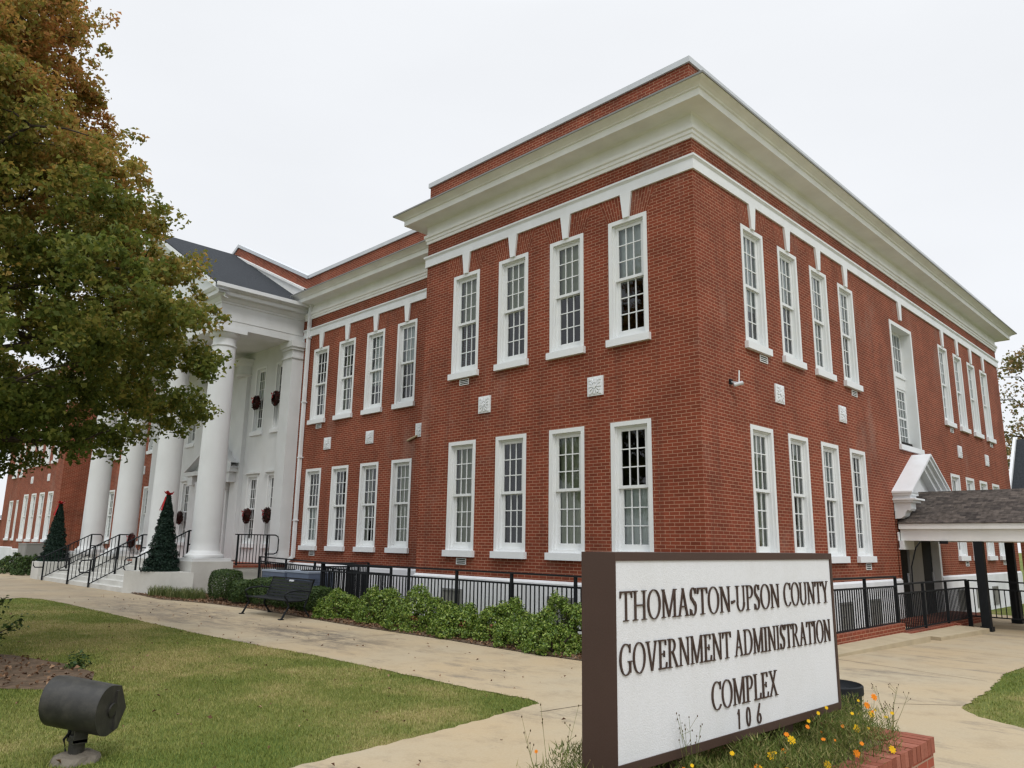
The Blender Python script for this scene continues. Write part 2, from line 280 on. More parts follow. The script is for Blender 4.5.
# ------------------------------------------------------------------ mesh helpers
class MB:
    def __init__(s): s.v = []; s.f = []; s.uv = []
    def face(s, pts, uv=None):
        i = len(s.v); s.v += [tuple(p) for p in pts]; s.f.append(tuple(range(i, i + len(pts)))); s.uv.append(uv)
    def box(s, x0, x1, y0, y1, z0, z1, uvm=False):
        c = [(x, y, z) for z in (z0, z1) for y in (y0, y1) for x in (x0, x1)]
        for f in ((0, 2, 3, 1), (4, 5, 7, 6), (0, 1, 5, 4), (2, 6, 7, 3), (0, 4, 6, 2), (1, 3, 7, 5)):
            s.face([c[k] for k in f])
        return s
    def obox(s, c, ax, ay, az, hx, hy, hz):
        c = Vector(c); ax = Vector(ax).normalized() * hx; ay = Vector(ay).normalized() * hy; az = Vector(az).normalized() * hz
        P = [c + i * ax + j * ay + k * az for k in (-1, 1) for j in (-1, 1) for i in (-1, 1)]
        for f in ((0, 2, 3, 1), (4, 5, 7, 6), (0, 1, 5, 4), (2, 6, 7, 3), (0, 4, 6, 2), (1, 3, 7, 5)):
            s.face([P[k] for k in f])
    def bar(s, a, b, w, h, up=(0, 0, 1)):
        a = Vector(a); b = Vector(b); d = b - a; up = Vector(up)
        if abs(d.normalized().dot(up)) > .95: up = Vector((0, 1, 0))
        sx = d.cross(up).normalized(); uz = sx.cross(d).normalized()
        s.obox((a + b) / 2, d, sx, uz, d.length / 2, w / 2, h / 2)
    def tube(s, pts, r, n=10, cap=True, radii=None):
        pts = [Vector(p) for p in pts]; rings = []
        for i, p in enumerate(pts):
            d = (pts[min(i + 1, len(pts) - 1)] - pts[max(i - 1, 0)]).normalized()
            u = d.cross(Vector((0, 0, 1)));
            if u.length < .1: u = d.cross(Vector((1, 0, 0)))
            u.normalize(); v = d.cross(u); rr = radii[i] if radii else r
            rings.append([p + (u * math.cos(2 * math.pi * k / n) + v * math.sin(2 * math.pi * k / n)) * rr for k in range(n)])
        b = len(s.v)
        for q in rings: s.v += [tuple(x) for x in q]
        for i in range(len(rings) - 1):
            for k in range(n):
                s.f.append((b + i * n + k, b + i * n + (k + 1) % n, b + (i + 1) * n + (k + 1) % n, b + (i + 1) * n + k)); s.uv.append(None)
        if cap:
            s.f.append(tuple(b + k for k in range(n))); s.uv.append(None)
            s.f.append(tuple(b + (len(rings) - 1) * n + k for k in range(n))); s.uv.append(None)
    def lathe(s, c, prof, n=40):
        b = len(s.v)
        for r, z in prof:
            for k in range(n):
                a = 2 * math.pi * k / n; s.v.append((c[0] + r * math.cos(a), c[1] + r * math.sin(a), c[2] + z))
        for i in range(len(prof) - 1):
            for k in range(n):
                s.f.append((b + i * n + k, b + i * n + (k + 1) % n, b + (i + 1) * n + (k + 1) % n, b + (i + 1) * n + k)); s.uv.append(None)
        s.f.append(tuple(b + k for k in range(n))); s.uv.append(None)
        s.f.append(tuple(b + (len(prof) - 1) * n + k for k in range(n))); s.uv.append(None)
    def prism(s, poly, z0, z1):
        n = len(poly)
        s.face([(x, y, z1) for x, y in poly]); s.face([(x, y, z0) for x, y in reversed(poly)])
        for i in range(n):
            a = poly[i]; b = poly[(i + 1) % n]; s.face([(a[0], a[1], z0), (b[0], b[1], z0), (b[0], b[1], z1), (a[0], a[1], z1)])
    def sweep(s, path, prof, caps=True):
        """path: 2D points (outward = right of travel); prof: (offset, z) points, closed ring"""
        n = len(path); P = [Vector(p) for p in path]; rings = []
        for i in range(n):
            d0 = (P[i] - P[i - 1]).normalized() if i > 0 else None
            d1 = (P[i + 1] - P[i]).normalized() if i < n - 1 else None
            n0 = Vector((d0.y, -d0.x)) if d0 else None; n1 = Vector((d1.y, -d1.x)) if d1 else None
            if n0 is None: m_ = n1
            elif n1 is None: m_ = n0
            else: m_ = (n0 + n1) / (1 + n0.dot(n1))
            rings.append([(P[i].x + m_.x * o_, P[i].y + m_.y * o_, z) for o_, z in prof])
        k = len(prof)
        for i in range(n - 1):
            for j in range(k):
                a, b = rings[i], rings[i + 1]; s.face([a[j], b[j], b[(j + 1) % k], a[(j + 1) % k]])
        if caps: s.face(rings[0]); s.face(list(reversed(rings[-1])))
    def mesh(s, name, material, smooth=False, fixn=True, merge=False):
        me = bpy.data.meshes.new(name); me.from_pydata(s.v, [], s.f)
        ms = material if isinstance(material, (list, tuple)) else [material]
        for q in ms: me.materials.append(q)
        ul = me.uv_layers.new(name="UVMap"); li = 0; data = []
        for f, uv in zip(s.f, s.uv):
            if uv is None:
                a, b_, c = (Vector(s.v[f[k]]) for k in (0, 1, 2)); nn = (b_ - a).cross(c - a)
                if abs(nn.z) > max(abs(nn.x), abs(nn.y)): uv = [(s.v[i][0], s.v[i][1]) for i in f]
                elif abs(nn.x) > abs(nn.y): uv = [(s.v[i][1] + .05, s.v[i][2]) for i in f]
                else: uv = [(s.v[i][0], s.v[i][2]) for i in f]
            for q in uv: data += [q[0], q[1]]
        ul.data.foreach_set("uv", data)
        if merge or fixn:
            bm = bmesh.new(); bm.from_mesh(me)
            if merge: bmesh.ops.remove_doubles(bm, verts=bm.verts, dist=1e-5)
            if fixn and merge: bmesh.ops.recalc_face_normals(bm, faces=bm.faces)
            bm.to_mesh(me); bm.free()
        if smooth:
            me.polygons.foreach_set("use_smooth", [True] * len(me.polygons))
        me.update(); return me
    def obj(s, name, material, parent=None, smooth=False, merge=False):
        return link(name, s.mesh(name, material, smooth, merge=merge), parent)

def link(name, data, parent=None, loc=None, rotz=None):
    o = bpy.data.objects.new(name, data); col.objects.link(o)
    if parent: o.parent = parent
    if loc is not None: o.location = loc
    if rotz is not None: o.rotation_euler = (0, 0, rotz)
    return o
def tag(o, label=None, cat=None, group=None, kind=None):
    if label: o['label'] = label
    if cat: o['category'] = cat
    if group: o['group'] = group
    if kind: o['kind'] = kind
    return o
def thing(name, label, cat, loc=(0, 0, 0), rotz=0, group=None):
    o = bpy.data.objects.new(name, None); col.objects.link(o); o.location = loc; o.rotation_euler = (0, 0, rotz); o.empty_display_size = .2
    return tag(o, label, cat, group)
def bevel(o, w=.01, seg=2):
    b = o.modifiers.new("bevel", 'BEVEL'); b.width = w; b.segments = seg; b.limit_method = 'ANGLE'; b.angle_limit = R(35); return o
def autosmooth(o, ang=40):
    me = o.data; me.polygons.foreach_set("use_smooth", [True] * len(me.polygons))
    try: me.set_sharp_from_angle(angle=R(ang))
    except Exception: pass
    return o

def zg(y): return -0.22 * min(1.0, max(0.0, (y + .5) / 10.5))

# ------------------------------------------------------------------ ground
def sheet(name, poly, dz, material, kind='structure', sub=None):
    me = bpy.data.meshes.new(name); bm = bmesh.new()
    f = bm.faces.new([bm.verts.new((x, y, 0)) for x, y in poly])
    for yy in (-.5, 10.0):
        bmesh.ops.bisect_plane(bm, geom=bm.verts[:] + bm.edges[:] + bm.faces[:], plane_co=(0, yy, 0), plane_no=(0, 1, 0))
    bmesh.ops.triangulate(bm, faces=bm.faces[:])
    for v in bm.verts: v.co.z = zg(v.co.y) + dz
    bmesh.ops.recalc_face_normals(bm, faces=bm.faces)
    for ff in bm.faces:
        if ff.normal.z < 0: ff.normal_flip()
    bm.to_mesh(me); bm.free(); me.materials.append(material)
    o = link(name, me); o['kind'] = kind; return o

sheet('ground', [(-600, -300), (400, -300), (400, 900), (-600, 900)], 0.0, MT['lawn'])
WALK = [(-60, -1.5), (-60, -9.5), (-20.5, -9.5), (-18.1, -6.75), (-18.6, -6.1), (-17.6, -5.78), (-16.1, -5.73), (-12.85, -5.76), (-9.8, -5.83), (-7.2, -5.84), (-5.1, -5.76), (-3.6, -5.64), (-1.5, -5.64), (.1, -5.66),
        (.95, -5.58), (1.2, -5.68), (1.30, -6.39), (1.45, -7.59), (1.52, -8.37), (1.56, -9.0), (1.9, -12), (2.4, -18), (14, -18), (14, -3.9), (6.8, -3.35), (5.3, -2.9), (4.75, -2.62), (4.5, -2.25), (4.46, -1.6), (4.42, -.7),
        (4.15, 1.2), (4.15, 2.6), (4.6, 5), (30, 5.4), (30, 16), (-.2, 16), (-.2, -1.5)]
def ragged(poly, lo, hi, amp, step):
    rd = random.Random(3); out = []
    for i, p in enumerate(poly):
        q = poly[(i + 1) % len(poly)]; out.append(p)
        if lo <= i < hi:
            n = int(math.hypot(q[0] - p[0], q[1] - p[1]) / step)
            for k in range(1, n):
                t_ = k / n; out.append((p[0] + (q[0] - p[0]) * t_ + rd.uniform(-amp, amp), p[1] + (q[1] - p[1]) * t_ + rd.uniform(-amp, amp)))
    return out
sheet('walkway', ragged(WALK, 3, 30, .028, .09), 0.008, MT['walk'])
# control joints in the slab
jb = MB()
def joint(a, b, w=.012):
    a = Vector((*a, 0)); b = Vector((*b, 0)); n = int((b - a).length / .5) + 1; d = (b - a).normalized(); s_ = Vector((-d.y, d.x, 0)) * w / 2
    for i in range(n):
        p = a.lerp(b, i / n); q = a.lerp(b, (i + 1) / n)
        jb.face([(p.x - s_.x, p.y - s_.y, zg(p.y) + .0115), (q.x - s_.x, q.y - s_.y, zg(q.y) + .0115), (q.x + s_.x, q.y + s_.y, zg(q.y) + .0115), (p.x + s_.x, p.y + s_.y, zg(p.y) + .0115)])
joint((1.6, .75), (4.2, .1)); joint((3.9, -2.6), (4.45, -2.1)); joint((1.5, -6.0), (1.9, -2.9))
for xx in (-5.0,): joint((xx, -2.8), (xx - .1, -5.4))
joint((-12.5, -2.6), (-12.4, -4.5)); joint((1.6, 4.2), (4.4, 3.9))
tag(jb.obj('pavement_joint', mat("joint_dark", (.12, .095, .07), .9, .1)), kind='structure')

MULCH = [(-19.0, -3.0), (-16, -3.25), (-13.6, -2.75), (-11.4, -2.62), (-9.1, -2.74), (-6.3, -2.86), (-3.7, -2.82), (-1.5, -2.92), (-.2, -2.86), (1.0, -2.7), (1.9, -2.3), (1.9, -1.3), (-8, -1.3), (-8.3, 1.6), (-17.2, 1.6), (-17.2, -1.2), (-19.0, -1.2)]
sheet('mulch_bed', MULCH, 0.020, MT['soil'])
sheet('flower_bed', [(-7.4, -9.6), (-6.3, -9.05), (-5.1, -8.75), (-4.0, -8.65), (-3.3, -8.9), (-3.0, -9.4), (-3.6, -9.9), (-5.2, -10.4), (-7.4, -10.9)], 0.010, MT['soil'])

# ------------------------------------------------------------------ the building
ZU0, ZU1 = 5.763, 8.516      # upper windows: sill bottom, head
ZL0, ZL1 = 1.416, 4.177      # lower windows
ZS0, ZS1 = 9.07, 9.37        # string course
ZB = 0.985                   # top of white base
ZP = 11.43                    # top of brick parapet
CX = -23.8; CEN = (-30.1, -17.5)
BAY = -8.27; LB1 = -39.3; LB0 = -47.6; LW = -59.2; REC = 1.66; DEP = 23.2
bld = thing('government_building', 'long two storey red brick building with white trim and a columned portico', 'building')
CHZ = -0.6

FR = [-1.60, -3.28, -4.96, -6.64]
RE = [-11.25, -12.92, -14.59, -16.25]
RI = [2.35, 4.05, 5.75, 7.45]; RI2 = [DEP - v for v in RI]
WW = .975
def holes_for(cs): return [(c - WW / 2, c + WW / 2, z0, z1) for c in cs for z0, z1 in ((ZL0, ZL1), (ZU0, ZU1))]
wall = MB()
def wallgrid(axis, const, u0, u1, z0, z1, holes, mb=wall):
    us = sorted({u0, u1} | {h[0] for h in holes} | {h[1] for h in holes}); zs = sorted({z0, z1} | {h[2] for h in holes} | {h[3] for h in holes})
    for a, b in zip(us[:-1], us[1:]):
        for c, d in zip(zs[:-1], zs[1:]):
            mu, mz = (a + b) / 2, (c + d) / 2
            if any(h[0] < mu < h[1] and h[2] < mz < h[3] for h in holes): continue
            P = [(a, c), (b, c), (b, d), (a, d)]
            mb.face([(u, const, z) if axis == 'y' else (const, u, z) for u, z in P], [(u, z) for u, z in P])
def arches(axis, const, cs, outw):
    """splayed brick flat arch above each upper window, bricks on end"""
    for c in cs:
        zb, zt = ZU1, ZS0; n = 7; hw = .62
        n = 18
        for i in range(n):
            a, b_ = -1 + 2 * i / n, -1 + 2 * (i + 1) / n
            P = [(c + a * (hw - .10), zb), (c + b_ * (hw - .10), zb), (c + b_ * (hw + .12), zt), (c + a * (hw + .12), zt)]
            UV = [(zb, a * .6095), (zb, b_ * .6095), (zt, b_ * .6095), (zt, a * .6095)]
            wall.face([(u, const + outw * .005, z) if axis == 'y' else (const + outw * .005, u, z) for u, z in P], UV)
# front bay, recess, right side and the mirrored left half
wallgrid('y', 0, BAY, 0, ZB - .02, ZP, holes_for(FR)); arches('y', 0, FR, -1)
wallgrid('y', REC, CEN[1], BAY, ZB - .02, ZP, holes_for(RE)); arches('y', REC, RE, -1)
BIGW = (10.66, 12.55, 4.52, 8.36)
DOORH = (9.9, 13.3, -.3, 3.0)
wallgrid('x', 0, 0, DEP, ZB - .02, ZP, holes_for(RI + RI2) + [BIGW, (9.95, 13.25, ZB - .02, 2.75)]); arches('x', 0, RI + RI2, 1)
wallgrid('x', BAY, 0, REC, ZB - .02, ZP, []); wallgrid('x', LB1, 0, REC, ZB - .02, ZP, [])
LF = [2 * CX - v for v in FR]; LR = [2 * CX - v for v in RE]
wallgrid('y', 0, LB0, LB1, ZB - .02, ZP, holes_for(LF)); arches('y', 0, LF, -1)
wallgrid('y', REC, LB1, CEN[0], ZB - .02, ZP, holes_for(LR)); arches('y', REC, LR, -1)
LE = [-49.3, -51.2, -53.1, -55.0, -56.9]
wallgrid('y', REC, LW, LB0, ZB - .02, ZP, holes_for(LE)); arches('y', REC, LE, -1)
wallgrid('x', LW, REC, 14, ZB - .02, ZP, []); wallgrid('x', LB0, 0, REC, ZB - .02, ZP, [])
wallgrid('y', DEP, LW, 0, ZB - .02, ZP, [])
# raking brick parapet behind the portico roof
PK = 14.40
rk = [(-17.55, 11.35), (CX, PK), (2 * CX + 17.55, 11.35)]
wall.face([(CEN[1], REC, 8.8), (CEN[0], REC, 8.8), (CEN[0], REC, 11.4), (CX, REC, PK - .04), (CEN[1], REC, 11.4)], None)
for y in (REC + .32,):
    wall.face([(CEN[1], y, 8.8), (CEN[1], y, 11.4), (CX, y, PK - .04), (CEN[0], y, 11.4), (CEN[0], y, 8.8)], None)
wall.obj('brick_wall', MT['brick'], bld)
# roof slab and dark core
core = MB(); core.box(LW + .1, -.1, REC + .1, DEP - .1, 10.55, 10.8); core.box(LB0 + .1, LB1 - .1, .1, 2.2, 10.55, 10.8); core.box(BAY + .1, -.1, .1, 2.2, 10.55, 10.8)
core.obj('flat_roof', MT['shingle_dark'], bld)
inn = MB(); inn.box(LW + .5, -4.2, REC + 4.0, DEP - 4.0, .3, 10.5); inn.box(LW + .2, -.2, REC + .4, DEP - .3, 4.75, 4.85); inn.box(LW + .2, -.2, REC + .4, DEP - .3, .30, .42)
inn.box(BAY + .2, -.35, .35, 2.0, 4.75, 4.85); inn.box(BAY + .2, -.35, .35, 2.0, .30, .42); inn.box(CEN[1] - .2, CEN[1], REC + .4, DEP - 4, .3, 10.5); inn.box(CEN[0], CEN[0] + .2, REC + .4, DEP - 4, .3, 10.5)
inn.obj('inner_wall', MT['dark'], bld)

pathR = [(CEN[1] - .0, REC), (BAY, REC), (BAY, 0), (0, 0), (0, DEP), (-30, DEP)]
pathL = [(LW, 14), (LW, REC), (LB0, REC), (LB0, 0), (LB1, 0), (LB1, REC), (CEN[0], REC)]
for p in (pathR, pathL):
    base = MB()
    if p is pathR:
        base.sweep(p[:4] + [(0, 9.86)], [(0, -1.2), (.04, -1.2), (.04, ZB - .05), (.0, ZB)], True)
        base.obj('foundation_wall', MT['stucco'], bld); base = MB(); base.sweep([(0, 13.34), (0, DEP), (-30, DEP)], [(0, -1.2), (.04, -1.2), (.04, ZB - .05), (.0, ZB)], True)
    else: base.sweep(p, [(0, -.5), (.04, -.5), (.04, ZB - .05), (.0, ZB)])
    base.obj('foundation_wall', MT['stucco'], bld)
sc = MB(); cr = MB(); cp = MB()
string_prof = [(0, ZS0), (.045, ZS0), (.045, ZS1 - .09), (.075, ZS1 - .05), (.085, ZS1 - .045), (.085, ZS1), (0, ZS1)]
corn_prof = [(0, 9.74), (.035, 9.74), (.035, 9.81), (.06, 9.83), (.06, 9.89), (.095, 9.915), (.095, 9.99), (.03, 10.0), (.03, 10.25), (.08, 10.275), (.49, 10.275), (.49, 10.42), (.525, 10.43), (.54, 10.455), (.60, 10.49), (.68, 10.52), (.70, 10.535), (.70, 10.56), (0, 10.60)]
cop_prof = [(-.28, ZP), (.045, ZP), (.045, ZP + .13), (-.28, ZP + .145)]
inset = [(x, y) for x, y in pathR]
for p in (pathR, pathL):
    for nm_, pf_, m_ in (('string_course', string_prof, 'white'), ('cornice', corn_prof, 'trim'), ('coping', cop_prof, 'coping'), ('flashing', [(.0, 10.602), (.70, 10.562), (.705, 10.535), (.722, 10.535), (.722, 10.578), (.0, 10.622)], 'grey_door')):
        q_ = MB(); q_.sweep(p, pf_); q_.obj(nm_, MT[m_], bld)
# raking coping and white moulding over the portico roof
for sx in (1, -1):
    x0 = CX + sx * 6.25; a = (x0, 11.42); b = (CX, PK)
    cp.face([(a[0], REC - .045, a[1] + .14), (b[0], REC - .045, b[1] + .14), (b[0], REC + .36, b[1] + .14), (a[0], REC + .36, a[1] + .14)])
    cp.face([(a[0], REC - .045, a[1]), (b[0], REC - .045, b[1]), (b[0], REC - .045, b[1] + .14), (a[0], REC - .045, a[1] + .14)])
    cp.face([(a[0], REC + .36, a[1]), (b[0], REC + .36, b[1]), (b[0], REC + .36, b[1] + .14), (a[0], REC + .36, a[1] + .14)])
    cp.face([(a[0], REC - .045, a[1]), (b[0], REC - .045, b[1]), (b[0], REC - .001, b[1]), (a[0], REC - .001, a[1])])
    for k, (dz0, dz1, pr_) in enumerate(((-.62, -.50, .10), (-.50, -.40, .16))):
        dlo = -.30 if k == 0 else 0
        q = [(x0 - sx * .0, 11.42 + dz0 + dlo), (CX, PK + dz0), (CX, PK + dz1), (x0, 11.42 + dz1)]
        cr.face([(x, REC - pr_, z) for x, z in q]); cr.face([(q[3][0], REC - pr_, q[3][1]), (q[2][0], REC - pr_, q[2][1]), (q[2][0], REC - .002, q[2][1]), (q[3][0], REC - .002, q[3][1])])
        cr.face([(q[0][0], REC - pr_, q[0][1]), (q[1][0], REC - pr_, q[1][1]), (q[1][0], REC - .002, q[1][1]), (q[0][0], REC - .002, q[0][1])])
cr.obj('raking_moulding', MT['trim'], bld); cp.obj('raking_coping', MT['coping'], bld)

# keystones, plaques, vents : one mesh each, many objects
def keystone_mesh():
    b = MB(); p = .055
    f = [(-.075, -p, ZU1 - ZS0), (.075, -p, ZU1 - ZS0), (.145, -p, -.001), (-.145, -p, -.001)]; k = [(x, 0.0, z) for x, y, z in f]
    b.face(f); 
    for i in range(4): b.face([f[i], k[i], k[(i + 1) % 4], f[(i + 1) % 4]])
    return b.mesh('keystone', MT['white'])
def plaque_mesh():
    b = MB(); b.box(-.205, .205, -.03, 0, -.205, .205)
    b.box(-.17, .17, -.036, -.03, -.175, .175)
    for k in range(12):   # carved rosette in low relief
        a = 2 * math.pi * k / 12; r = .12; b.obox((r * math.cos(a) * .95, -.045, r * math.sin(a)), (math.cos(a), 0, math.sin(a)), (0, 1, 0), (-math.sin(a), 0, math.cos(a)), .045, .012, .017)
    b.obox((0, -.05, 0), (1, 0, 1), (0, 1, 0), (-1, 0, 1), .04, .018, .04)
    for sx in (-1, 1):
        for sz in (-1, 1): b.obox((sx * .135, -.042, sz * .145), (1, 0, 0), (0, 1, 0), (0, 0, 1), .022, .01, .022)
    return b.mesh('plaque', MT['white'])
def vent_mesh():
    b = MB(); b.box(-.17, .17, -.02, 0, -.075, -.058); b.box(-.17, .17, -.02, 0, .058, .075); b.box(-.17, -.15, -.02, 0, -.058, .058); b.box(.15, .17, -.02, 0, -.058, .058)
    for z in (-.02, .02): b.box(-.15, .15, -.016, -.004, z - .008, z + .008)
    return b.mesh('vent', MT['win'])
slb = MB(); slb.box(-.15, .15, -.003, .0, -.058, .058); SLT = slb.mesh('vent_slots', MT['dark'])
KEY, PLQ, VNT = keystone_mesh(), plaque_mesh(), vent_mesh()

# windows: shared meshes, casing > sill, upper_sash, lower_sash, pane, curtain ; local -y is outward
def window_meshes(W, H):
    hw = W / 2; cas = MB(); m_ = .085
    # casing: moulding face + deep jamb lining
    for x0, x1 in ((-hw - .005, -hw + m_), (hw - m_, hw + .005)):
        cas.box(x0, x1, -.012, .22, .15, H + .004)
    cas.box(-hw + m_, hw - m_, -.012, .22, H - m_, H + .004)
    cas.box(-hw + m_ - .0, hw - m_, .02, .22, .15, .215)            # sloping sub sill
    for sx in (-1, 1):  # parting stops
        x = sx * (hw - m_); cas.box(min(x, x - sx * .03), max(x, x - sx * .03), .045, .2, .215, H - m_ - .03)
    cas.box(-hw + m_, hw - m_, .045, .2, H - m_ - .03, H - m_)
    sill = MB(); sill.box(-hw - .05, hw + .05, -.085, .02, 0, .15)
    def sash(z0, z1, y, rail_b, rail_t):
        s = MB(); xi = hw - m_ - .03; st = .085; t = .04
        s.box(-xi, -xi + st, y, y + t, z0, z1); s.box(xi - st, xi, y, y + t, z0, z1)
        s.box(-xi + st, xi - st, y, y + t, z0, z0 + rail_b); s.box(-xi + st, xi - st, y, y + t, z1 - rail_t, z1)
        gw = 2 * (xi - st); gh = z1 - rail_t - z0 - rail_b
        for k in (1, 2):
            x = -gw / 2 + gw * k / 3; s.box(x - .011, x + .011, y + .004, y + .03, z0 + rail_b, z1 - rail_t)
            z = z0 + rail_b + gh * k / 3
            for j in range(3):
                xa = -gw / 2 + gw * j / 3 + (.011 if j else 0); xb = -gw / 2 + gw * (j + 1) / 3 - (.011 if j < 2 else 0); s.box(xa, xb, y + .005, y + .029, z - .011, z + .011)
        return s
    mid = .215 + (H - m_ - .03 - .215) * .5
    up = sash(mid, H - m_ - .03, .075, .06, .07); lo = sash(.215, mid + .035, .125, .13, .05)
    pane = MB(); xi = hw - m_ - .06; pane.face([(-xi, .098, mid + .03), (xi, .098, mid + .03), (xi, .098, H - m_ - .06), (-xi, .098, H - m_ - .06)]); pane.face([(-xi, .148, .26), (xi, .148, .26), (xi, .148, mid + .02), (-xi, .148, mid + .02)])
    def curt(z0, z1, fold=.012):
        c = MB(); n = 24; pts = [(-xi + 2 * xi * i / n, .205 + fold * math.sin(i * 2.1)) for i in range(n + 1)]
        for i in range(n): c.face([(pts[i][0], pts[i][1], z0), (pts[i + 1][0], pts[i + 1][1], z0), (pts[i + 1][0], pts[i + 1][1], z1), (pts[i][0], pts[i][1], z1)])
        return c
    def sides():
        c = MB()
        for a, b_ in ((-xi, -xi * .45), (xi * .5, xi)):
            n = 10; pts = [(a + (b_ - a) * i / n, .205 + .016 * math.sin(i * 2.1)) for i in range(n + 1)]
            for i in range(n): c.face([(pts[i][0], pts[i][1], .22), (pts[i + 1][0], pts[i + 1][1], .22), (pts[i + 1][0], pts[i + 1][1], H - .1), (pts[i][0], pts[i][1], H - .1)])
        return c
    w_ = MT['win']
    return dict(casing=cas.mesh('window', w_), sill=sill.mesh('sill', MT['white']), up=up.mesh('upper_sash', w_), lo=lo.mesh('lower_sash', w_), pane=pane.mesh('pane', MT['glass']),
                full=curt(.22, H - .1).mesh('curtain', MT['blind']), half=curt(mid - .02, H - .1).mesh('curtain', MT['blind']), grey=curt(.22, H - .1, .004).mesh('blind', MT['blind2']), gtop=curt(mid - .02, H - .1, .004).mesh('blind', MT['blind2']), glow=curt(.22, mid, .004).mesh('blind', MT['blind2']), third=curt(.22 + (mid - .22) * .62, H - .1, .004).mesh('blind', MT['blind2']), sides=sides().mesh('curtain', MT['blind']))  # pale full, upper and lower sheets imitate sky reflected in the sashes
WM = window_meshes(WW, ZU1 - ZU0)
WMN = window_meshes(.86, ZU1 - ZU0)
WML = window_meshes(WW, ZL1 - ZL0)
def add_window(x, y, z, rot, state, lower, M=None, sill=True):
    M = M or (WML if lower else WM)
    w0 = link('window', M['casing'], bld, (x, y, z), rot)
    if sill: link('sill', M['sill'], w0)
    link('upper_sash', M['up'], w0); link('lower_sash', M['lo'], w0); link('pane', M['pane'], w0)
    if state: link('curtain' if state in ('full', 'half', 'sides') else 'blind', M[state], w0)  # cloth curtain, else pale sheet standing in for sky reflection
    return w0
def facade(axis, const, cs, su, sl, M=None):
    for c, a, b in zip(cs, su, sl):
        for z, st, lw in ((ZU0, a, 0), (ZL0, b, 1)):
            if axis == 'y': add_window(c, const, z, 0, st, lw, M)
            else: add_window(const, c, z, R(90), st, lw, M)
        # keystone
        if axis == 'y': link('keystone', KEY, bld, (c, const, ZS0), 0)
        else: link('keystone', KEY, bld, (const, c, ZS0), R(90))
facade('y', 0, FR, ['gtop', 'half', 'half', 'half'], ['glow', 'full', None, 'full'])
facade('y', REC, RE, ['gtop', 'third', 'sides', None], ['full', 'sides', None, 'glow'])
facade('x', 0, RI, ['third', 'gtop', 'grey', 'gtop'], ['full', 'sides', 'gtop', None])
facade('x', 0, RI2, ['grey', 'third', 'gtop', 'grey'], ['gtop', 'grey', 'grey', 'half'])
facade('y', 0, LF, ['grey', 'grey', 'half', 'grey'], ['grey', 'full', 'grey', 'grey'])
facade('y', REC, LR, ['gtop', 'half', None, 'grey'], ['full', None, 'gtop', 'half'])
facade('y', REC, LE, ['grey'] * 5, ['full'] * 5)
for (x, y, r_) in [(-5.855, 0, 0), (-2.47, 0, 0), (-15.46, REC, 0), (-12.97, REC, 0), (-10.4, REC, 0), (0, 3.24, 90), (0, 6.65, 90), (0, DEP - 3.24, 90), (0, DEP - 6.65, 90)]:
    link('plaque', PLQ, bld, (x, y, 5.0), R(r_))
for v in (-5.855, -2.47): link('plaque', PLQ, bld, (2 * CX - v, 0, 5.0), 0)
for v in (-15.46, -12.97, -10.4): link('plaque', PLQ, bld, (2 * CX - v, REC, 5.0), 0)
link('plaque', PLQ, bld, (-53.1, REC, 5.0), 0)
link('keystone', KEY, bld, (0, 11.6, ZS0), R(90))
for (x, y, z, r_) in [(-6.62, 0, 5.66, 0), (-6.55, 0, 1.315, 0), (-16.1, REC, 5.66, 0), (-16.0, REC, 1.315, 0), (0, 2.6, 5.66, 90), (0, 7.55, 5.66, 90), (0, 7.6, 1.315, 90), (0, DEP - 7.3, 5.66, 90), (0, DEP - 2.3, 5.66, 90), (0, 16.1, 1.315, 90), (0, DEP - 2.3, 1.315, 90)]:
    vv = link('vent', VNT, bld, (x, y, z), R(r_)); link('slots', SLT, vv)

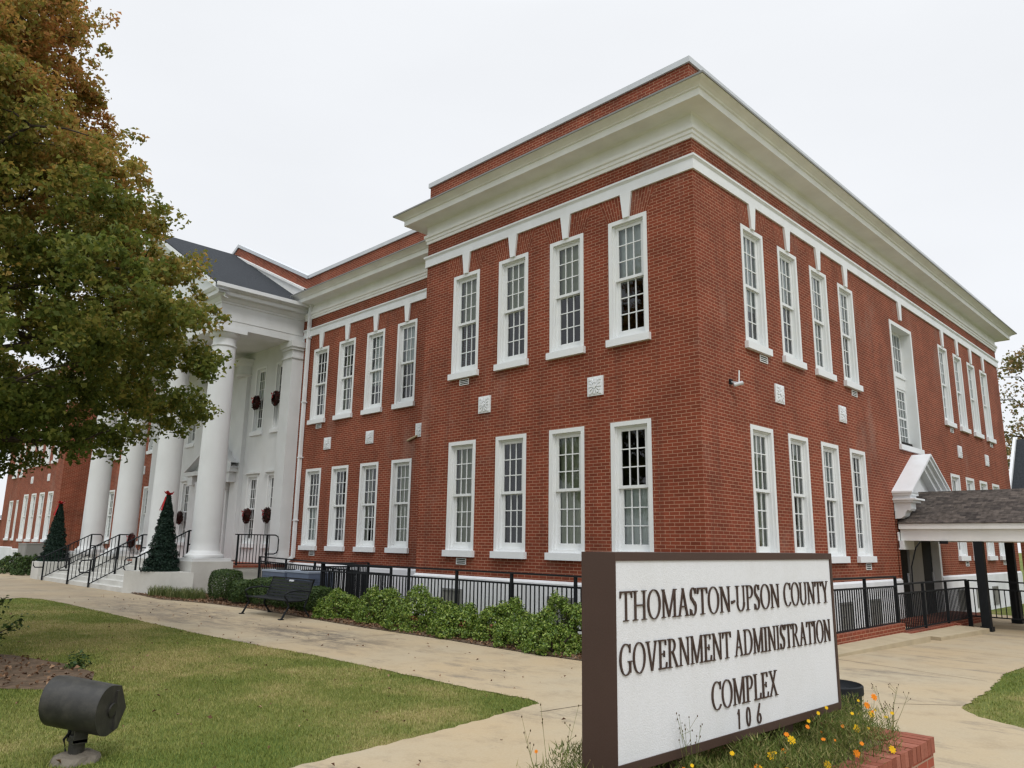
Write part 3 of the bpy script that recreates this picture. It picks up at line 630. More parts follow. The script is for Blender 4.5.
# tall stair window on the right side
def stair_window():
    y0, y1, z0, z1 = BIGW; W = y1 - y0; hw = W / 2; H = z1 - z0
    w0 = MB(); f = .11
    w0.box(-hw, -hw + f, -.02, .60, .15, H); w0.box(hw - f, hw, -.02, .60, .15, H); w0.box(-hw + f, hw - f, -.02, .60, H - f, H)
    o = w0.obj('stair_window', MT['win'], bld); o.location = (0, (y0 + y1) / 2, z0); o.rotation_euler = (0, 0, R(90))
    s = MB(); s.box(-hw - .05, hw + .05, -.07, .02, 0, .15); s.obj('sill', MT['white'], o)
    t = MB(); zt = H - 1.45
    t.box(-hw + f, hw - f, .25, .35, zt - .42, zt); t.box(-hw + f, hw - f, .22, .25, zt - .08, zt)   # transom panel
    for (a, b_, sec) in ((.15, zt - .42, 1), (zt, H - f, 0)):
        t.box(-hw + f, -hw + f + .1, .27, .32, a, b_); t.box(hw - f - .1, hw - f, .27, .32, a, b_); t.box(-.045, .045, .26, .33, a, b_)
        t.box(-hw + f + .1, -.045, .27, .32, a, a + .1); t.box(.045, hw - f - .1, .27, .32, a, a + .1)
        t.box(-hw + f + .1, -.045, .27, .32, b_ - .07, b_); t.box(.045, hw - f - .1, .27, .32, b_ - .07, b_)
        for sx in (-1, 1):
            xa, xb = (.045, hw - f - .1) if sx > 0 else (-hw + f + .1, -.045)
            for k in (1, 2): x = xa + (xb - xa) * k / 3; t.box(x - .012, x + .012, .28, .31, a + .1, b_ - .07)
            rows = 6 if sec else 3
            for k in range(1, rows):
                z = a + .1 + (b_ - .07 - a - .1) * k / rows; hh = .03 if (sec and k == 3) else .012
                for j in range(3):
                    p = xa + (xb - xa) * j / 3 + (.012 if j else 0); q = xa + (xb - xa) * (j + 1) / 3 - (.012 if j < 2 else 0); t.box(p, q, .28, .31, z - hh, z + hh)
    t.obj('sash', MT['win'], o)
    g = MB(); g.face([(-hw + f, .298, .15), (hw - f, .298, .15), (hw - f, .298, H - f), (-hw + f, .298, H - f)]); g.obj('pane', MT['glass'], o)
    c = MB(); c.face([(-hw + f, .48, .15), (hw - f, .48, .15), (hw - f, .48, H - f), (-hw + f, .48, H - f)]); c.obj('blind', MT['blind2'], o)
stair_window()

# gabled hood over the side door
def door_hood():
    h = MB(); yc = 11.6; D = .52; zr, ze, hw = 4.44, 3.28, 1.93; n = .24
    for s in (-1, 1):
        # sloping slab of the hood
        a = [(0, yc, zr), (D, yc, zr), (D, yc + s * hw, ze), (0, yc + s * hw, ze)]
        h.face(a)
        def layer(x1, a0, a1, e0, e1, ins0, ins1):
            h.face([(x1, yc, zr - a0), (x1, yc + s * (hw - ins0), ze - e0), (x1, yc + s * (hw - ins1), ze - e1), (x1, yc, zr - a1)])
        def under(xa, xb, a1, e1, ins1):
            h.face([(xa, yc, zr - a1), (xb, yc, zr - a1), (xb, yc + s * (hw - ins1), ze - e1), (xa, yc + s * (hw - ins1), ze - e1)])
        layer(D, 0, .055, 0, .045, 0, 0); under(D - .05, D, .055, .045, 0); layer(D - .05, .055, .17, .045, .10, 0, .06); under(D - .14, D - .05, .17, .10, .06)
        layer(D - .14, .17, .30, .10, .12, .06, .30); under(D - .22, D - .14, .30, .12, .30); layer(D - .22, .30, .44, .12, .14, .30, .55); under(.10, D - .22, .44, .14, .55)
        h.face([(0, yc + s * hw, ze), (D, yc + s * hw, ze), (D, yc + s * hw, ze - .045), (0, yc + s * hw, ze - .045)]); h.face([(0, yc + s * hw, ze - .045), (D, yc + s * hw, ze - .045), (D, yc + s * (hw - .6), ze - .045), (0, yc + s * (hw - .6), ze - .045)])
        y0, y1 = sorted((yc + s * (hw - .03), yc + s * (hw - .60))); h.box(0, D - .03, y0, y1, ze - .11, ze - .046)
        y0, y1 = sorted((yc + s * (hw - .08), yc + s * (hw - .56))); h.box(0, D - .08, y0, y1, ze - .19, ze - .11)
        y0, y1 = sorted((yc + s * (hw - .02), yc + s * (hw - .80))); h.box(0, D + .06, y0, y1, ze - .235, ze - .19)
        y0, y1 = sorted((yc + s * (hw - .07), yc + s * (hw - .72))); h.box(0, D - .02, y0, y1, ze - .30, ze - .235)
    h.face([(.10, yc - hw + .1, ze - .1), (.10, yc + hw - .1, ze - .1), (.10, yc, zr - .1)]); h.box(0, .10, yc - hw + .5, yc + hw - .5, ze - .6, ze - .1)
    o = h.obj('door_hood', MT['white'], bld)
    for s in (-1, 1):
        b = MB(); yb = yc + s * (hw - .33); prof = [(0, ze - .301), (.42, ze - .301), (.42, ze - .46), (.38, ze - .52), (.33, ze - .50), (.27, ze - .56), (.23, ze - .66), (.14, ze - .72), (0, ze - .73)]
        b.face([(x, yb - .2, z) for x, z in prof]); b.face([(x, yb + .2, z) for x, z in reversed(prof)])
        for i in range(len(prof)):
            p, q = prof[i], prof[(i + 1) % len(prof)]; b.face([(p[0], yb - .2, p[1]), (q[0], yb - .2, q[1]), (q[0], yb + .2, q[1]), (p[0], yb + .2, p[1])])
        b.obj('bracket', MT['white'], o)
door_hood()
# side entrance recess
en = MB(); en.box(-.02, .03, 9.86, 9.96, 1.78, 2.2); en.box(-.28, .02, 13.24, 13.4, -.4, 2.75); en.box(-.02, .03, 9.78, 13.4, 2.75, 2.95); en.box(.0, .12, 9.86, 10.75, 1.74, 1.97)
en.obj('entrance_surround', MT['white'], bld)
mp_ = MB(); mp_.box(-.22, -.14, 11.1, 12.2, -.13, 2.75); mp_.obj('middle_panel', mat('door_panel_grey', (.30, .30, .29), .6, .3, noise=(2, .1)), bld)
for y0, y1 in ((9.97, 11.09), (12.21, 13.23)):
    d = MB(); d.box(-.25, -.20, y0, y1, -.12, 2.6); d.box(-.199, -.17, y0 + .1, y1 - .1, .1, 2.4)
    o = d.obj('side_door', MT['metal_black'], bld); hnd = MB(); hnd.box(-.17, -.13, y1 - .2, y1 - .16, .8, 1.1); hnd.obj('handle', MT['coping'], o)
ef = MB(); ef.box(-1.2, .0, 9.8, 13.4, -.35, -.13); ef.box(-1.2, -1.1, 9.8, 13.4, -.13, 3.0); ef.box(-1.1, 0, 9.75, 9.8, -.13, 3.0); ef.obj('entrance_floor', MT['dark'], bld)
# basement windows
for (c, ax) in [(5.95, 'x'), (7.75, 'x'), (4.15, 'x'), (15.0, 'x'), (17, 'x'), (19, 'x'), (-6.8, 'y'), (-3.4, 'y'), (-1.6, 'y')]:
    b = MB(); b.box(-.36, .36, -.066, -.035, .0, .05); b.box(-.36, -.31, -.066, -.035, .05, .62); b.box(.31, .36, -.066, -.035, .05, .62); b.box(-.31, .31, -.066, -.035, .57, .62); b.box(-.03, .03, -.06, -.038, .05, .57); b.box(-.31, -.03, -.06, -.038, .30, .34)
    o = b.obj('basement_window', MT['grey_door'], bld); g = MB(); g.face([(-.31, -.045, .05), (.31, -.045, .05), (.31, -.045, .57), (-.31, -.045, .57)]); g.obj('pane', MT['bpane'], o)
    if ax == 'x': o.location = (0, c, -.08); o.rotation_euler = (0, 0, R(90))
    else: o.location = (c, 0, .06)
# downspouts
for x in (-17.09, 2 * CX + 17.09):
    b = MB(); b.box(x - .055, x + .055, REC - .14, REC - .03, 1.15, 10.2); b.box(x - .1, x + .1, REC - .18, REC - .02, 10.2, 10.42)
    b.bar((x, REC - .085, 1.18), (x - .16, REC - .30, .98), .11, .11)
    for z in (2.4, 4.6, 6.6, 9.0): b.box(x - .09, x + .09, REC - .15, REC - .004, z, z + .04)
    b.obj('downspout', MT['white'], bld)
cb = MB(); cb.tube([(-10.95, REC - .04, 4.72), (-10.5, REC - .04, 4.83)], .035, 8); cb.obj('wall_conduit', mat("beige_pipe", (.42, .34, .22), .6, .3), bld)

# ---- portico
COLX = [CX + d for d in (5.7, 1.9, -1.9, -5.7)]; CY = -1.10
ZPED, ZARC, ZENT = 1.02, 8.92, 9.80
def column_mesh():
    b = MB(); H = ZARC - ZPED; r0, r1 = .46, .385
    prof = [(.60, .10), (.62, .13), (.625, .17), (.60, .22), (.53, .235), (.52, .26), (.50, .30), (r0 + .01, .33)]
    for i in range(25):
        t = i / 24; z = .35 + (H - .35 - .62) * t; r = r0 + (r1 - r0) * (t ** 1.7); prof.append((r, z))
    zt = H - .62; prof += [(r1 + .035, zt + .01), (r1 + .04, zt + .05), (r1, zt + .06), (r1, zt + .28), (r1 + .03, zt + .30), (r1 + .10, zt + .38), (r1 + .14, zt + .45), (r1 + .14, zt + .47)]
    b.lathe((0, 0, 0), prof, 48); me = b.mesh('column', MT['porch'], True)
    return me
CM = column_mesh()
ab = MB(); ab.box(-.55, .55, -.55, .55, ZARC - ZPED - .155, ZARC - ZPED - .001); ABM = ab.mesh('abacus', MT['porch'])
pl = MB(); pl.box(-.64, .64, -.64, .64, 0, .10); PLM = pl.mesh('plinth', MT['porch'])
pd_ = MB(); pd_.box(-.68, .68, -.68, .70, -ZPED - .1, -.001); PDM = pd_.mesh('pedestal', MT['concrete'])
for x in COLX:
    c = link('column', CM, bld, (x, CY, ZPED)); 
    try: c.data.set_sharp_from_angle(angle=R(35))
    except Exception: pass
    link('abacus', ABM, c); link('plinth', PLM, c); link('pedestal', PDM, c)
XR = CX + 5.7 + .46; XL = 2 * CX - XR; YF = CY - .42
ent = MB()
pth = [(XR - 0, REC)][::-1]
epath = [(XL, REC), (XL, YF), (XR, YF), (XR, REC)]
# travelling (XL,REC)->(XL,YF)->(XR,YF)->(XR,REC): outward is right of travel
eprof = [(0, ZARC), (0, ZARC + .26), (.02, ZARC + .27), (.02, ZENT - .06), (.05, ZENT - .04), (.05, ZENT + .02), (.09, ZENT + .05), (.13, ZENT + .11), (.15, ZENT + .16), (.30, ZENT + .18), (.30, ZENT + .32), (.34, ZENT + .34), (.40, ZENT + .44), (.40, ZENT + .48), (-.72, ZENT + .48), (-.72, ZARC)]
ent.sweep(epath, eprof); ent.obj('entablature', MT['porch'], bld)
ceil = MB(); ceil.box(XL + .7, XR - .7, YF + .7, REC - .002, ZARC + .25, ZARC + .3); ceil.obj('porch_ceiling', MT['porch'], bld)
# pediment and roof
ZE = ZENT + .50; ZR = 14.02; EX = XR + .42; slope = (ZR - ZE) / (EX - CX)
rf = MB(); yF = YF - .45; th = .10
for s in (1, -1):
    x0 = CX + s * (EX - CX)
    rf.face([(CX, yF, ZR), (CX, REC, ZR), (x0, REC, ZE), (x0, yF, ZE)], [(yF, 0), (REC, 0), (REC, 7.5), (yF, 7.5)])
    rf.face([(CX, yF, ZR - th), (CX, REC, ZR - th), (x0, REC, ZE - th * .4), (x0, yF, ZE - th * .4)])
    rf.face([(x0, yF, ZE), (x0, REC, ZE), (x0, REC, ZE - th * .4), (x0, yF, ZE - th * .4)])
rf.obj('portico_roof', MT['shingle_dark'], bld)
pdm = MB(); pdm.face([(XL, YF + .02, ZE - .05), (XR, YF + .02, ZE - .05), (CX, YF + .02, ZR - .35)])
for s in (1, -1):
    xe = CX + s * (EX - CX)
    for (y, za, zb) in ((yF - .02, -.02, -.20), (yF + .10, -.20, -.30), (YF - .10, -.30, -.46)):
        P = [(xe, ZE + za + .0), (CX, ZR + za), (CX, ZR + zb), (xe, ZE + zb)]
        pdm.face([(x, y, z) for x, z in P])
        pdm.face([(xe, y, ZE + zb), (CX, y, ZR + zb), (CX, YF + .02, ZR + zb), (xe, YF + .02, ZE + zb)])
pdm.obj('pediment', MT['white'], bld)
for s in (1, -1):
    gt = MB(); x = CX + s * (EX - CX + .05); gt.box(min(x, x + s * .09), max(x, x + s * .09), yF, REC - .1, ZE - .13, ZE + .0)
    gt.obj('gutter', MT['porch'], bld)
# pilasters, porch wall, porch floor
pw = MB(); PWN = [-19.05, -20.66, -26.80, -28.42]
def hp(cs, hw=.43): return [(c - hw, c + hw, z0, z1) for c in cs for z0, z1 in ((ZL0, ZL1), (ZU0 - .0, ZU1 - .12))]
H2 = ZU1 - ZU0
holes = [(c - .43, c + .43, z0, z0 + H2) for c in PWN for z0 in (ZL0 + .02, ZU0 - .04)] + [(CX - .43, CX + .43, ZU0 - .04, ZU0 - .04 + H2), (CX - 1.0, CX + 1.0, .95, 3.6)]
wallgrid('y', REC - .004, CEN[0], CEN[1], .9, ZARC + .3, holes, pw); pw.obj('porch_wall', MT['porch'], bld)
for c in PWN:
    for z0 in (ZL0 + .02, ZU0 - .04): add_window(c, REC - .004, z0, 0, random.choice(['sides', None, 'half']), 0, WMN)
add_window(CX, REC - .004, ZU0 - .04, 0, 'gtop', 0, WMN)
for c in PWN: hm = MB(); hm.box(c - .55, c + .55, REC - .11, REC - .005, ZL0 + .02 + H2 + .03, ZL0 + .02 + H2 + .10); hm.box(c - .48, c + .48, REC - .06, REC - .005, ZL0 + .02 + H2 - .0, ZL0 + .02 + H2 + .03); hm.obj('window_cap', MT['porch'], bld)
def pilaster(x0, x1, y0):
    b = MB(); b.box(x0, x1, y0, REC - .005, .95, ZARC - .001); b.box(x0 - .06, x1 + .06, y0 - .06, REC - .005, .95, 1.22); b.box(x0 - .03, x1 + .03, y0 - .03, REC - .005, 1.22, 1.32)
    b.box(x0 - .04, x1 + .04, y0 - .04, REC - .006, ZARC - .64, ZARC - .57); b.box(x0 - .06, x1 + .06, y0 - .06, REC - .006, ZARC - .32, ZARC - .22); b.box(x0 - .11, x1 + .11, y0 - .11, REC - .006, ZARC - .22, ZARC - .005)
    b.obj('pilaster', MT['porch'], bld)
pilaster(-18.2, -17.52, 1.22); pilaster(2 * CX + 17.52, 2 * CX + 18.2, 1.22)
for s in (1, -1):
    b = MB(); x = CX + s * 1.9; b.box(x - .36, x + .36, REC - .16, REC - .005, .95, ZARC - .6)
    b.lathe((x, REC - .02, 0), [(.40, ZARC - .72), (.44, ZARC - .66), (.44, ZARC - .62), (.39, ZARC - .60), (.39, ZARC - .3), (.5, ZARC - .16), (.54, ZARC - .02)], 28)
    b.obj('pilaster', MT['porch'], bld)
fl = MB(); fl.box(XL + .08, XR - .08, CY - .64, REC - .01, -.2, .80); o = fl.obj('porch_floor', MT['concrete'], bld)
fe = MB(); fe.box(XL + .06, XR - .06, CY - .0, REC - .012, .80, .90); fe.obj('porch_paving', MT['brick_pl'], bld)
# front door with pediment
dr = MB(); dr.box(CX - .98, CX - .02, REC + .06, REC + .12, .9, 3.05); dr.box(CX + .02, CX + .98, REC + .06, REC + .12, .9, 3.05)
for s in (-1, 1):
    for z in (1.05, 1.95): dr.box(CX + s * .5 - .32, CX + s * .5 + .32, REC + .045, REC + .06, z, z + .75)
o = dr.obj('front_door', MT['door_red'], bld); g = MB(); g.face([(CX - .95, REC + .09, 3.1), (CX + .95, REC + .09, 3.1), (CX + .95, REC + .09, 3.6), (CX - .95, REC + .09, 3.6)]); g.obj('transom_pane', MT['glass'], o)
hd = MB(); hd.tube([(CX + .1, REC + .02, 1.85), (CX + .1, REC + .02, 2.15)], .015, 8); hd.obj('handle', MT['coping'], o)
ds = MB(); y0 = 1.12
for s in (-1, 1):
    xa, xb = sorted((CX + s * 1.02, CX + s * 1.42)); ds.box(xa, xb, REC - .22, REC - .006, .9, 3.7); ds.box(xa - .05, xb + .05, REC - .30, REC - .006, 3.7, 4.1)
    xa, xb = sorted((CX + s * 1.5, CX + s * 1.95)); ds.box(xa, xb, REC - .42, REC - .006, 3.95, 4.35)
ds.box(CX - 1.45, CX + 1.45, REC - .18, REC - .006, 3.62, 3.7 + .4); ds.box(CX - 2.1, CX + 2.1, REC - .48, REC - .006, 4.35, 4.52)
for s in (-1, 1):
    P = [(CX + s * 2.2, 4.52), (CX + s * .32, 5.38), (CX + s * .32, 5.62), (CX + s * 2.2, 4.70)]
    ds.face([(x, REC - .5, z) for x, z in P]); ds.face([(P[3][0], REC - .5, P[3][1]), (P[2][0], REC - .5, P[2][1]), (P[2][0], REC - .01, P[2][1]), (P[3][0], REC - .01, P[3][1])]); ds.face([(P[0][0], REC - .5, P[0][1]), (P[1][0], REC - .5, P[1][1]), (P[1][0], REC - .01, P[1][1]), (P[0][0], REC - .01, P[0][1])])
    ds.face([(P[1][0], REC - .5, P[1][1]), (P[1][0], REC - .01, P[1][1]), (P[2][0], REC - .01, P[2][1]), (P[2][0], REC - .5, P[2][1])])
ds.face([(CX - 2.0, REC - .06, 4.52), (CX + 2.0, REC - .06, 4.52), (CX + .3, REC - .06, 5.4), (CX - .3, REC - .06, 5.4)])
ds.lathe((CX, REC - .2, 5.15), [(.10, 0), (.14, .1), (.07, .2), (.17, .34), (.18, .46), (.09, .6), (.03, .75)], 16)
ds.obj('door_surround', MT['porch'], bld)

# ---- steps and cheek walls
stp = thing('entrance_steps', 'pale concrete front steps between two low cheek walls below the portico', 'steps')
s_ = MB(); sx0, sx1 = -28.95, -19.35; n = 6; ytop = CY - .66
for i in range(n):
    y0 = -3.1 + i * .27; s_.box(sx0, sx1, y0, ytop if i == n - 1 else y0 + .27, -.1, (i + 1) * .15)
s_.obj('treads', MT['concrete'], stp)
ckm = MT['concrete']
ck = MB(); ck.prism([(-19.35, -3.12), (-18.4, -2.86), (-17.55, -2.35), (-17.1, -1.82), (-19.35, -1.82)][::1], -.1, .70); o = bevel(ck.obj('cheek_wall', ckm, stp), .02)
ck = MB(); ck.prism([(-28.95, -3.15), (-28.95, -1.82), (-31.4, -1.82), (-31.2, -2.6), (-30.4, -3.05)][::-1], -.1, .70); bevel(ck.obj('cheek_wall', ckm, stp), .02)

# ------------------------------------------------------------------ rails and fences
def picket_run(mb_post, mb_rail, mb_pick, a, b, za, zb, posts=None, top=1.0, second=.82, bottom=.12, sp=.115, base=None, post_ext=.1):
    """a,b ends (xy); za/zb ground z at ends"""
    a = Vector(a); b = Vector(b); Ln = (b - a).length
    def P(t, h): p = a.lerp(b, t); return Vector((p.x, p.y, za + (zb - za) * t + h))
    mb_rail.bar(P(0, top), P(1, top), .065, .035); mb_rail.bar(P(0, bottom), P(1, bottom), .032, .032)
    if second: mb_rail.bar(P(0, second), P(1, second), .035, .035)
    hi = second or top
    k = int(Ln / sp)
    for i in range(1, k):
        t = i / k; mb_pick.bar(P(t, bottom), P(t, hi), .020, .020, up=(0, 1, 0))
    for t in (posts or (0, 1)):
        mb_post.bar(P(t, -post_ext), P(t, top), .052, .052, up=(0, 1, 0))
def fence(name, label, cat, runs, group=None, loc=(0, 0, 0)):
    t = thing(name, label, cat, group=group); po, ra, pi = MB(), MB(), MB()
    for r_ in runs: picket_run(po, ra, pi, **r_)
    # each post its own part
    per = 6; nb = len(po.f) // per
    for i in range(nb):
        q = MB()
        for k in range(per): q.face([po.v[j] for j in po.f[i * per + k]])
        q.obj('post', MT['metal_black'], t)
    ra.obj('rail', MT['metal_black'], t); pi.obj('pickets', MT['metal_black'], t); return t
xs = [-10.6, -8.535, -6.93, -5.28, -3.635, -1.987, -.35, 1.25]
fence('picket_fence', 'black metal picket fence running along the white foundation behind the green shrubs', 'fence', [dict(a=(xs[0], -1.25), b=(xs[-1], -1.25), za=.17, zb=.17, posts=[(x - xs[0]) / (xs[-1] - xs[0]) for x in xs], top=1.0, second=.80, bottom=.06, post_ext=.3)])
ys = [-1.25, .5, 2.2, 3.9, 5.65]
fence('picket_fence', 'black picket fence on a low brick wall right of the sign, beside the basement windows', 'fence', [
    dict(a=(1.25, -1.25), b=(1.25, 5.65), za=.20, zb=.16, posts=[(y + 1.25) / 6.9 for y in ys], top=1.0, second=.80, bottom=.04, post_ext=.25),
    dict(a=(1.25, 5.65), b=(1.25, 10.9), za=.0, zb=-.02, posts=[1.77 / 5.25, 3.5 / 5.25, 1], top=1.0, second=.80, bottom=.04, post_ext=.2)])
fence('picket_fence', 'black metal fence crossing under the shingled walkway roof at far right', 'fence', [dict(a=(1.3, 10.9), b=(6.2, 10.9), za=-.05, zb=-.1, posts=[0, .33, .66, 1], top=1.02, second=.82, bottom=.12, post_ext=.16)])
fence('picket_gate', 'dense black picket enclosure beside the blue grey cooling units', 'gate', [dict(a=(-10.6, -1.2), b=(-10.6, .2), za=.12, zb=.12, top=1.04, second=.95, bottom=.06, sp=.05, post_ext=.2),
    dict(a=(-10.45, -.55), b=(-8.55, -.55), za=.1, zb=.1, top=1.0, second=.85, bottom=.06, sp=.10, post_ext=.2)])
fence('ramp_rail', 'black ramp railing rising behind the cooling units to the porch', 'railing', [dict(a=(-16.3, -.05), b=(-10.7, -.05), za=.20, zb=.08, posts=[0, .3, .6, 1], top=1.0, second=.86, bottom=.1, post_ext=.3)])
t = fence('porch_rail', 'black picket railing with a looped end on the porch floor beside the nearest column', 'railing', [dict(a=(-17.44, -.40), b=(-17.44, .95), za=.90, zb=.90, posts=[.08, .86], top=1.0, second=None, bottom=.05, sp=.11, post_ext=.0)])
lp = MB(); lp.tube([(-17.44, .8, 1.9), (-17.44, 1.05, 1.9), (-17.44, 1.15, 1.85), (-17.44, 1.18, 1.75), (-17.44, 1.18, 1.4), (-17.44, 1.13, 1.3), (-17.44, 1.03, 1.26), (-17.44, .7, 1.26)], .022, 8); lp.obj('loop', MT['metal_black'], t)
def handrail(x, label):
    t = thing('stair_handrail', label, 'handrail', (x, -3.15, 0), group='black handrails on the front steps')
    po, ra, pi = MB(), MB(), MB(); picket_run(po, ra, pi, a=(0, 0), b=(0, 1.65), za=0, zb=.9, posts=(.0, .5, 1), top=.95, second=None, bottom=.12, sp=.12, post_ext=.0)
    for i in range(3):
        q = MB()
        for k in range(6): q.face([po.v[j] for j in po.f[i * 6 + k]])
        q.obj('post', MT['metal_black'], t)
    ra.tube([(0, .0, .95), (0, -.28, .93), (0, -.36, .86), (0, -.36, .60), (0, -.30, .52), (0, 0, .52)], .022, 8); ra.tube([(0, 1.65, 1.85), (0, 2.0, 1.85), (0, 2.08, 1.78), (0, 2.08, 1.45), (0, 2.0, 1.38), (0, 1.65, 1.38)], .022, 8)
    ra.obj('rail', MT['metal_black'], t); pi.obj('pickets', MT['metal_black'], t); return t
HR = [(-28.3, 'leftmost black handrail on the front steps, against the left cheek wall'), (-25.0, 'second black handrail from the left on the front steps'), (-22.6, 'third black handrail from the left on the front steps, nearest the middle columns'), (-19.65, 'rightmost black handrail on the front steps, partly behind the right cone tree')]
for x, lb in HR: handrail(x, lb)
for o_ in bpy.data.objects:
    if o_.get('label', '').startswith('rightmost black handrail'): o_.location = (-19.55, -2.72, .16)

# low brick wall and kerbs along the right side
lw = thing('retaining_wall', 'low red brick wall under the black fence right of the sign', 'wall')
b = MB(); b.box(1.12, 1.36, -1.36, 5.70, -.8, .20); b.box(1.12, 1.36, 5.70, 9.3, -.8, -.02); b.box(.0, 1.4, 9.3, 9.6, -.8, -.03); b.obj('brickwork', MT['brick'], lw)
b = MB(); b.box(-8.2, 1.12, -1.36, -1.14, -.8, .14); b.obj('front_brickwork', MT['brick'], lw)
def wedge(name, x0, x1, y0, y1, z0, z1, label):
    b = MB(); P = [(x0, y0), (x1, y0), (x1 + .1, y1), (x0, y1)]
    zt = [z0, z0 - .02, z1 - .02, z1]; T = [(x, y, z) for (x, y), z in zip(P, zt)]; B = [(x, y, -.6) for x, y in P]
    b.face(T); b.face(B[::-1])
    for i in range(4): b.face([B[i], B[(i + 1) % 4], T[(i + 1) % 4], T[i]])
    return bevel(tag(b.obj(name, MT['walk_kerb']), label, 'kerb'), .015)
MT['walk_kerb'] = mat("kerb_concrete", (.42, .35, .235), .85, .2, noise=(3, .12), bump=(50, .3))
wedge('kerb_slab', 1.36, 1.80, -1.4, 5.5, .05, .02, 'long pale concrete kerb slab at the foot of the brick wall right of the sign')
wedge('kerb_slab', 1.36, 1.95, 6.0, 9.4, -.04, -.07, 'short pale concrete kerb slab near the dark walkway post')
ld = thing('brick_landing', 'red brick landing at the side door under the gabled hood', 'landing')
b = MB(); b.box(.045, 1.1, 9.62, 13.6, -.6, -.02); b.obj('brickwork', MT['brick'], ld)
aw = MB(); aw.face([(0, -1.3, -.85), (1.3, -1.3, -.85), (1.3, 9.7, -.85), (0, 9.7, -.85)]); tag(aw.obj('areaway_floor', MT['concrete']), kind='structure')
# ------------------------------------------------------------------ covered walkway
cw = thing('covered_walkway', 'covered walkway with brown shingled roof on black posts leading to the side door', 'walkway roof')
b = MB(); X1 = 11.0; ye, yr, yb = 9.82, 11.6, 13.38; ze, zr = 2.44, 3.37
for s, y in ((1, ye), (-1, yb)):
    P = [(.03, y, ze), (X1, y, ze), (X1, yr, zr), (.03, yr, zr)]
    b.face(P if s > 0 else P[::-1], [(0, 0), (X1, 0), (X1, 2.05), (0, 2.05)] if s > 0 else [(0, 2.05), (X1, 2.05), (X1, 0), (0, 0)])
b.face([(.03, ye, ze - .02), (X1, ye, ze - .02), (X1, ye, ze), (.03, ye, ze)])
b.obj('roof', MT['shingle'], cw)
b = MB(); b.box(.045, X1, ye + .03, ye + .10, ze - .16, ze - .02); b.box(.05, X1 - .01, yb - .10, yb - .03, ze - .16, ze - .02); b.obj('fascia', MT['trim'], cw)
b = MB(); b.box(.05, X1 - .02, ye + .12, ye + .30, 1.975, ze - .10); b.box(.05, X1 - .02, yb - .30, yb - .12, 1.975, ze - .10); b.obj('beam', MT['trim'], cw)
b = MB(); b.box(.06, X1 - .03, ye + .3, yb - .3, 2.2, 2.24); b.obj('soffit', MT['trim'], cw)
for x in (1.86, 5.6, 9.4):
    for y in (ye + .21, yb - .21):
        b = MB(); b.box(x - .10, x + .10, y - .10, y + .10, -.4, 1.972); b.box(x - .13, x + .13, y - .13, y + .13, -.4, -.10); bevel(b.obj('post', MT['metal_black'], cw), .01)
b = MB(); b.box(1.0, 1.2, ye + .06, ye + .1, 1.9, 1.974); b.tube([(.55, ye + .05, 1.95), (.45, ye - .03, 1.8), (.3, ye - .02, 1.3), (.28, ye, .6), (.27, ye + .02, .9)], .018, 8); b.obj('hanging_cable', MT['metal_black'], cw)

# ------------------------------------------------------------------ sign
A_S = R(87.77)
sg = thing('monument_sign', 'brown framed white monument sign with raised lettering standing in the brick planter', 'sign', (4.8835, -9.1413, 0), A_S)
# local x = along the sign, local -y = towards the reader
SW = 2.395; z0s, z1s = .707, 1.670; TH = .215
b = MB(); f_ = .05
b.box(-.012, SW + .028, .012, TH, z0s - .045, z1s + .042)
b.box(-.012, SW + .028, -.012, .012, z1s, z1s + .042); b.box(-.012, SW + .028, -.012, .012, z0s - .045, z0s); b.box(-.012, -.007, -.012, .012, z0s, z1s); b.box(SW, SW + .028, -.012, .012, z0s, z1s)
bevel(b.obj('frame', MT['metal_brown'], sg), .004)
b = MB(); b.box(-.007, SW, -.004, .0119, z0s, z1s); b.obj('panel', MT['panel'], sg)
for x in (.55, 1.75):
    b = MB(); b.box(x - .07, x + .07, .04, .18, .05, z0s - .045); b.obj('post', MT['metal_brown'], sg)

# --- serif lettering built from strokes
class Glyphs:
    def __init__(s): s.mb = MB(); s.k = 0
    def poly(s, pts):
        d = -.012 - .00012 * (s.k % 20); s.k += 1
        f = [(x, d, z) for x, z in pts]; bk = [(x, -.004, z) for x, z in pts]; s.mb.face(f)
        n = len(f)
        for i in range(n): s.mb.face([f[i], bk[i], bk[(i + 1) % n], f[(i + 1) % n]])
TK, TN, SF = .088, .036, .034
def g_rect(x0, x1, z0, z1): return [[(x0, z0), (x1, z0), (x1, z1), (x0, z1)]]
def g_diag(x0, z0, x1, z1, w): return [[(x0 - w / 2, z0), (x0 + w / 2, z0), (x1 + w / 2, z1), (x1 - w / 2, z1)]]
def g_ser(x, z, w, top=False):
    h = SF; return [[(x - w / 2, z), (x + w / 2, z), (x + w / 2 - .03, z + h), (x - w / 2 + .03, z + h)]] if not top else [[(x - w / 2 + .03, z - h), (x + w / 2 - .03, z - h), (x + w / 2, z), (x - w / 2, z)]]
def g_arc(cx, cz, rx, rz, a0, a1, thick=TK, thin=TN, n=18):
    out = []
    for i in range(n):
        q = []
        for a in (a0 + (a1 - a0) * i / n, a0 + (a1 - a0) * (i + 1) / n):
            a = R(a); q.append((math.cos(a), math.sin(a), abs(math.cos(a))))
        (c0, s0, k0), (c1, s1, k1) = q; w0 = thin + (thick - thin) * k0 ** 1.5; w1 = thin + (thick - thin) * k1 ** 1.5
        out.append([(cx + rx * c0, cz + rz * s0), (cx + rx * c1, cz + rz * s1), (cx + (rx - w1) * c1, cz + (rz - w1 * .8) * s1), (cx + (rx - w0) * c0, cz + (rz - w0 * .8) * s0)])
    return out
